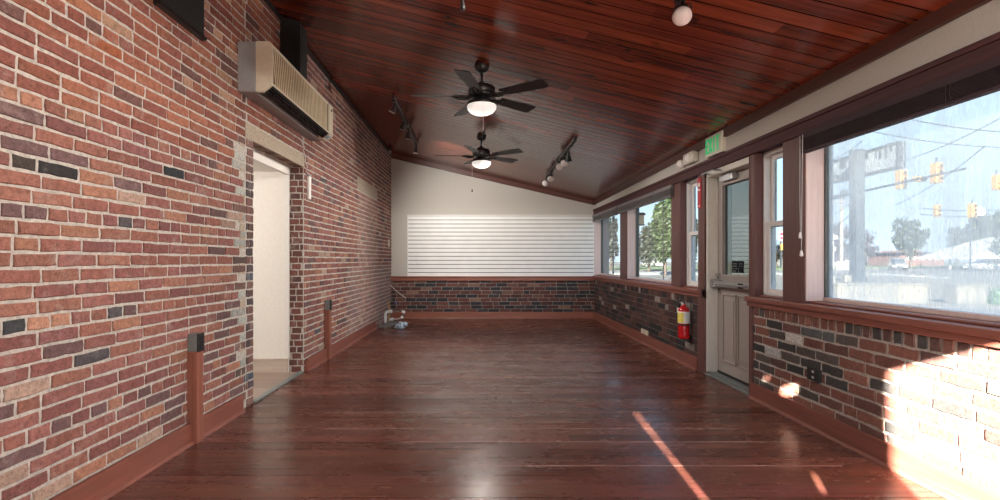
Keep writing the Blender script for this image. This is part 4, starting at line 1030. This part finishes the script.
# wall lantern outside the post
la=thing('wall_lantern','tan box lantern on a black bracket outside the window with the tree','lantern',(2.70,8.36,1.85))
p=at(639.2,219.5,8.30)
m=MB(); m.box(p.x-.065,p.x+.065,p.y-.06,p.y+.06,p.z-.085,p.z+.07); m.build('lantern_body',plain('lantern_tan',(.75,.58,.32),.5),la,bevel=.006)
m=MB(); m.box(p.x-.09,p.x+.085,p.y-.07,p.y+.07,p.z+.07,p.z+.095); m.box(XR+.165,p.x+.085,p.y-.012,p.y+.012,p.z+.09,p.z+.115); m.box(XR+.165,XR+.20,p.y-.03,p.y+.03,p.z-.12,p.z+.13); m.box(p.x-.07,p.x+.07,p.y-.065,p.y+.065,p.z-.1,p.z-.085); m.build('bracket',M_matblack,la)
# trees
def tree(px,py_top,py_bot,wpx,Y,label,col,seed,dens=900,bare=False,trunk=.22):
    base=Vector(((px-VX)*Y/F,Y,GZ)); zt=EYE+(VY-py_top)*Y/F; zb=EYE+(VY-py_bot)*Y/F; rw=wpx*Y/F/2; rh=(zt-zb)/2; c=Vector((base.x,Y,(zt+zb)/2))
    o=thing('tree',label,'tree',base,'trees outside the windows'); q=random.Random(seed)
    m=MB(); s=rw*trunk*.35+.06
    m.cyl(base,(c.x,c.y,c.z-rh*.2),s,s*.6,9)
    tips=[]
    for i in range(16):
        a=q.uniform(0,6.28); e=q.uniform(.1,.95); r=q.uniform(.45,.9); st_=Vector((c.x,c.y,q.uniform(max(GZ+.5,c.z-rh*.8),c.z)))
        en=c+Vector((math.cos(a)*rw*r*math.sqrt(1-e*e*.6),math.sin(a)*rw*r*math.sqrt(1-e*e*.6),rh*(e*1.7-.75)*r)); mid=st_.lerp(en,.5)+Vector((0,0,.1*rh))
        m.tube([st_,mid,en],s*.22,5); tips.append(en)
    m.build('trunk',M_bark,o)
    m=MB(); blobs=[(c+Vector((q.uniform(-.55,.55)*rw,q.uniform(-.55,.55)*rw,q.uniform(-.62,.62)*rh)),q.uniform(.28,.48)) for _ in range(15)]+[(t,.26) for t in tips]
    for i in range(int(dens*1.7)):
        b,r=q.choice(blobs); d=Vector((q.gauss(0,1),q.gauss(0,1),q.gauss(0,1))).normalized()
        p=b+Vector((d.x*rw,d.y*rw,d.z*rh))*r*q.uniform(.55,1.0)
        if p.z<GZ+.2: p.z=GZ+.2
        k_=q.uniform(.6,1.35)*.15; m.col=(col[0]*k_*1.1,col[1]*k_*q.uniform(.85,1.0),col[2]*k_*1.2)
        s2=(.030 if bare else .055)*max(rw,rh)*q.uniform(.6,1.3); n_=Vector((q.gauss(0,1),q.gauss(0,1),q.gauss(0,1))).normalized(); t1=n_.orthogonal().normalized(); t2=n_.cross(t1)
        ln_=2.6 if bare else 1.5
        m.face([p-t1*s2,p-t2*s2*.5+t1*s2*.1,p+t1*s2*ln_,p+t2*s2*.5+t1*s2*.1])
    m.build('twigs' if bare else 'crown',M_leaf,o); return o
tree(665,188,268,26,46,'bright green leafy tree, taller one in the clear window by its post',(.13,.24,.06),41,2600)
tree(649,221,270,24,62,'dull green rounded tree left of the taller one in the clear window',(.10,.15,.07),42,1900)
tree(635,232,268,16,75,'low brownish tree by the lantern in the clear window',(.15,.15,.08),43,1000)
tree(611,206,270,16,70,'dark green tree filling the farthest window',(.09,.13,.08),44,1400)
tree(692,214,268,14,60,'dark tree showing in the narrow window left of the door',(.06,.11,.05),45,1200)
tree(776,240,266,26,95,'brown-green bushy tree in the narrow window right of the door',(.16,.15,.08),46,1200)
tree(838,218,266,34,110,'grey bare tree behind the utility pole',(.17,.15,.14),47,2400,True)
tree(866,226,264,22,120,'faint bare tree behind the mist, right of the sign pole',(.18,.17,.16),48,1500,True)
tree(911,216,262,34,100,'round green tree behind the silver car',(.11,.17,.07),49,2200)
tree(985,208,262,34,95,'green tree above the white canopy at the right edge',(.09,.17,.06),50,2200)
tree(1012,216,266,30,62,'green tree half cut by the right edge',(.10,.18,.07),51,1400)
tree(958,224,262,20,125,'pale far tree left of the white canopy',(.15,.19,.11),52,1200)
# bush in front at the right edge
bp=gp(1001,305); o=thing('bush','dark green bush at the lower right edge of the misted window','bush',bp); m=MB(); q=random.Random(66); ch=.62
for i in range(900):
    d=Vector((q.gauss(0,1),q.gauss(0,1),abs(q.gauss(0,1)))).normalized(); p=bp+Vector((d.x*.34,d.y*.34,d.z*ch+.04))*q.uniform(.5,1); k_=q.uniform(.6,1.4); m.col=(.05*k_,.10*k_,.05*k_)
    s2=.04; n_=d+Vector((q.gauss(0,.5),q.gauss(0,.5),q.gauss(0,.5))); n_.normalize(); t1=n_.orthogonal().normalized(); t2=n_.cross(t1); m.face([p-t1*s2,p-t2*s2*.5,p+t1*s2*1.5,p+t2*s2*.5])
m.build('foliage',M_leaf,o); m=MB(); m.cyl(bp,bp+Vector((0,0,.35)),.03,.02,8); m.build('stem',M_bark,o)
# cars
def car(px,py,rot,sc_,label,mat,suv=True):
    p=gp(px,py); o=thing('car',label,'car',p); o['group']='cars beyond the road'
    Mx=Matrix.Translation(p)@Matrix.Rotation(rot,4,'Z')@Matrix.Scale(sc_,4)
    h=1.72 if suv else 1.45; rear=-1.95 if suv else -1.55
    body=[(-2.3,.42),(-2.32,.95),(-2.2,1.02),(1.05,1.0),(2.0,.92),(2.28,.75),(2.3,.42),(1.9,.30),(-1.9,.30)]
    m=MB(); m.prism(body[::-1],'y',-.88,.88,Mx); m.build('body',mat,o,bevel=.05)
    cab=[(-2.15,1.0),(rear,h-.06),(rear+.2,h),(.35,h),(.55,h-.05),(1.15,1.0)]
    m=MB(); m.prism(cab[::-1],'y',-.78,.78,Mx); cabo=m.build('cabin',mat,o,bevel=.05)
    m=MB()
    for s in (-1,1):
        for a_,b_ in (((-2.0,1.06),(-1.0,1.06)),((-.9,1.06),(.05,1.06)),((.12,1.06),(1.0,1.06))):
            top=h-.12; x0,x1=a_[0],b_[0]; xt0=max(x0,rear+.12); xt1=min(x1,.42)
            y=.782*s; m.mesh([Mx@Vector(v_) for v_ in ((x0,y,1.06),(x1,y,1.06),(xt1,y,top),(xt0,y,top))],[(0,1,2,3)])
    m.mesh([Mx@Vector(v_) for v_ in ((1.13,-.70,1.05),(1.13,.70,1.05),(.60,.66,h-.10),(.60,-.66,h-.10))],[(0,1,2,3)])
    m.mesh([Mx@Vector(v_) for v_ in ((-2.16,-.70,1.08),(-2.16,.70,1.08),(rear-.03,.66,h-.12),(rear-.03,-.66,h-.12))],[(0,1,2,3)])
    m.build('windows',M_carglass,cabo)
    for wx in (-1.45,1.45):
        for s in (-1,1):
            m=MB(); m.cyl(Mx@Vector((wx,s*.66,.34)),Mx@Vector((wx,s*.90,.34)),.34*sc_,seg=18); w_=m.build('wheel',M_tyre,o)
            m=MB(); m.cyl(Mx@Vector((wx,s*.88,.34)),Mx@Vector((wx,s*.915,.34)),.2*sc_,seg=14); m.build('hubcap',M_steel,w_)
    m=MB()
    for s in (-1,1): m.box(2.22,2.32,s*.62-.18,s*.62+.18,.66,.80,Mx)
    m.box(2.26,2.33,-.4,.4,.5,.7,Mx); m.build('headlights',M_carglass,o)
car(898,270,math.radians(235),1.0,'silver car with dark windows beyond the road',M_carsilver)
car(983,271,math.radians(195),1.0,'white car parked under the white canopy',M_carwhite,False)
car(999,266.5,math.radians(200),1.1,'red car cut by the right edge under the canopy',M_carred)
car(652,267,math.radians(180),1.0,'pale car under the trees in the clear window',M_carwhite,False)
# canopy and far building
cp=gp(975,269); o=thing('roof_canopy','white sloping canopy roof on posts at the right edge','canopy',cp); Yc=cp.y
def zz_(py): return EYE+(VY-py)*Yc/F
xx=lambda px:(px-VX)*Yc/F
m=MB(); m.prism([(xx(943),zz_(259)),(xx(1060),zz_(258)),(xx(1060),zz_(228)),(xx(1000),zz_(242))],'y',Yc-3,Yc+6); m.build('canopy_roof',M_roofwhite,o)
for px in (950,985,1020):
    m=MB(); m.cyl((xx(px),Yc,GZ),(xx(px),Yc,zz_(258)),.14,seg=10); m.build('post',M_roofwhite,o)
bp=gp(918,266); o=thing('far_building','long low red brick building behind the green tree','building',bp); Yb=bp.y
xx=lambda px:(px-VX)*Yb/F
zz_=lambda py: EYE+(VY-py)*Yb/F
m=MB(); m.box(xx(900),xx(944),Yb,Yb+10,GZ,zz_(254)); m.prism([(xx(904),zz_(254)),(xx(930),zz_(254)),(xx(917),zz_(250))],'y',Yb-.2,Yb+10); m.build('brick_wall',M_bldg,o)
m=MB()
for i,px in enumerate((906,913,920,928,936)): m.box(xx(px),xx(px+2.6),Yb-.2,Yb,zz_(260),zz_(257)); 
m.build('window_band',M_roofwhite,o)
m=MB(); m.prism([(xx(898),zz_(254.3)),(xx(946),zz_(254.3)),(xx(940),zz_(252.4)),(xx(903),zz_(252.4))],'y',Yb-.6,Yb+10.5); m.build('roof',M_signdark,o)
bp=gp(865,266.5); o=thing('far_building','long pale low building behind the sign pole','building',bp); Yb=bp.y
m=MB(); m.box(xx(820),xx(890),Yb+12,Yb+22,GZ,zz_(256)); m.build('front_wall',plain('pale_wall',(.15,.145,.135),.8),o)
m=MB(); m.box(xx(818),xx(892),Yb+11.4,Yb+22.5,zz_(256),zz_(254.6)); m.build('roof',M_polegrey,o)
m=MB()
for px in (828,838,848,870,880): m.box(xx(px),xx(px+4),Yb+11.85,Yb+12,zz_(262),zz_(258)); 
m.build('window_band',M_carglass,o)

# ================================================================== light
SUN=Vector((.45,1,-.42)).normalized()
s=bpy.data.lights.new('sun','SUN'); s.energy=150; s.angle=math.radians(.6); s.color=(1,.90,.76)
so=bpy.data.objects.new('sun',s); C.objects.link(so); so.rotation_euler=SUN.to_track_quat('-Z','Y').to_euler(); so.location=(-3,-12,8)
w=bpy.data.worlds.new('sky'); SC.world=w; w.use_nodes=True; nt=w.node_tree; bg_=nt.nodes['Background']
tc=N(nt,'ShaderNodeTexCoord'); sx=N(nt,'ShaderNodeSeparateXYZ'); nt.links.new(tc.outputs['Generated'],sx.inputs[0])
r=ramp(nt,sx.outputs['Z'],[(0,(.76,.88,.95)),(.10,(.68,.85,.98)),(.30,(.50,.73,.98)),(.8,(.22,.42,.80))])
cl=N(nt,'ShaderNodeTexNoise'); mp=N(nt,'ShaderNodeMapping'); mp.inputs['Scale'].default_value=(1.2,1.2,5); nt.links.new(tc.outputs['Generated'],mp.inputs['Vector']); nt.links.new(mp.outputs[0],cl.inputs['Vector']); cl.inputs['Scale'].default_value=2.2; cl.inputs['Detail'].default_value=5
cr2=ramp(nt,cl.outputs['Fac'],[(.45,(0,0,0)),(.75,(.35,.35,.35))])
nt.links.new(mixc(nt,'MIX',cr2.outputs['Color'],r.outputs['Color'],(.85,.9,.95)),bg_.inputs['Color']); bg_.inputs['Strength'].default_value=4.6
def point(name,loc,e,col=(1,.90,.78),r=.06):
    l=bpy.data.lights.new(name,'POINT'); l.energy=e; l.color=col; l.shadow_soft_size=r; o=bpy.data.objects.new(name,l); C.objects.link(o); o.location=loc; return o
def spot(name,loc,to,e,ang=110,col=(1,.93,.84),r=.05,blend=1.0):
    l=bpy.data.lights.new(name,'SPOT'); l.energy=e; l.color=col; l.shadow_soft_size=r; l.spot_size=math.radians(ang); l.spot_blend=blend
    o=bpy.data.objects.new(name,l); C.objects.link(o); o.location=loc; o.rotation_euler=(Vector(to)-Vector(loc)).to_track_quat('-Z','Y').to_euler(); return o
for (x,y,zb,o),e in zip(FANS,(75,80,4)): spot('fan_lamp',(x,y,zb-.186),(x,y,0),e,177,(1,.93,.84),.10,.12)
spot('track_lamp',(1.12,1.6,2.60),(-1.9,2.0,1.5),330,104)
spot('track_lamp',(1.12,.8,2.60),(-1.9,4.4,1.2),380,100)
spot('track_lamp',(1.17,.75,2.58),(2.4,3.6,.3),120,95)
spot('track_lamp',(1.10,7.0,2.45),(-1.8,6.2,1.2),220,110)
spot('track_lamp',(-1.02,7.80,2.86),(.55,10.3,1.55),250,112,(1,.96,.91))
spot('track_lamp',(-1.02,6.5,2.92),(2.4,6.2,.7),170,74,(1,.96,.91))
point('added_passage_lamp',(-2.95,3.9,vz-.14),46,(1,.97,.93),.1)  # light of the added lamp that brightens the passage

# ------------------------------------------------------------------ camera
cam=bpy.data.cameras.new('camera'); co=bpy.data.objects.new('camera',cam); C.objects.link(co)
co.location=(0,0,EYE); co.rotation_euler=(math.radians(90),0,0)
cam.sensor_width=36; cam.lens=18; cam.shift_x=.022; cam.shift_y=.010; cam.clip_end=1000; cam.clip_start=.02
SC.camera=co
vs_=SC.view_settings; vs_.view_transform='Standard'; vs_.look='None'; vs_.gamma=1; vs_.exposure=.12; vs_.use_curve_mapping=False
SC.cycles.use_denoising=True; SC.cycles.max_bounces=10; SC.cycles.diffuse_bounces=6; SC.cycles.transparent_max_bounces=16
SC.cycles.sample_clamp_indirect=6
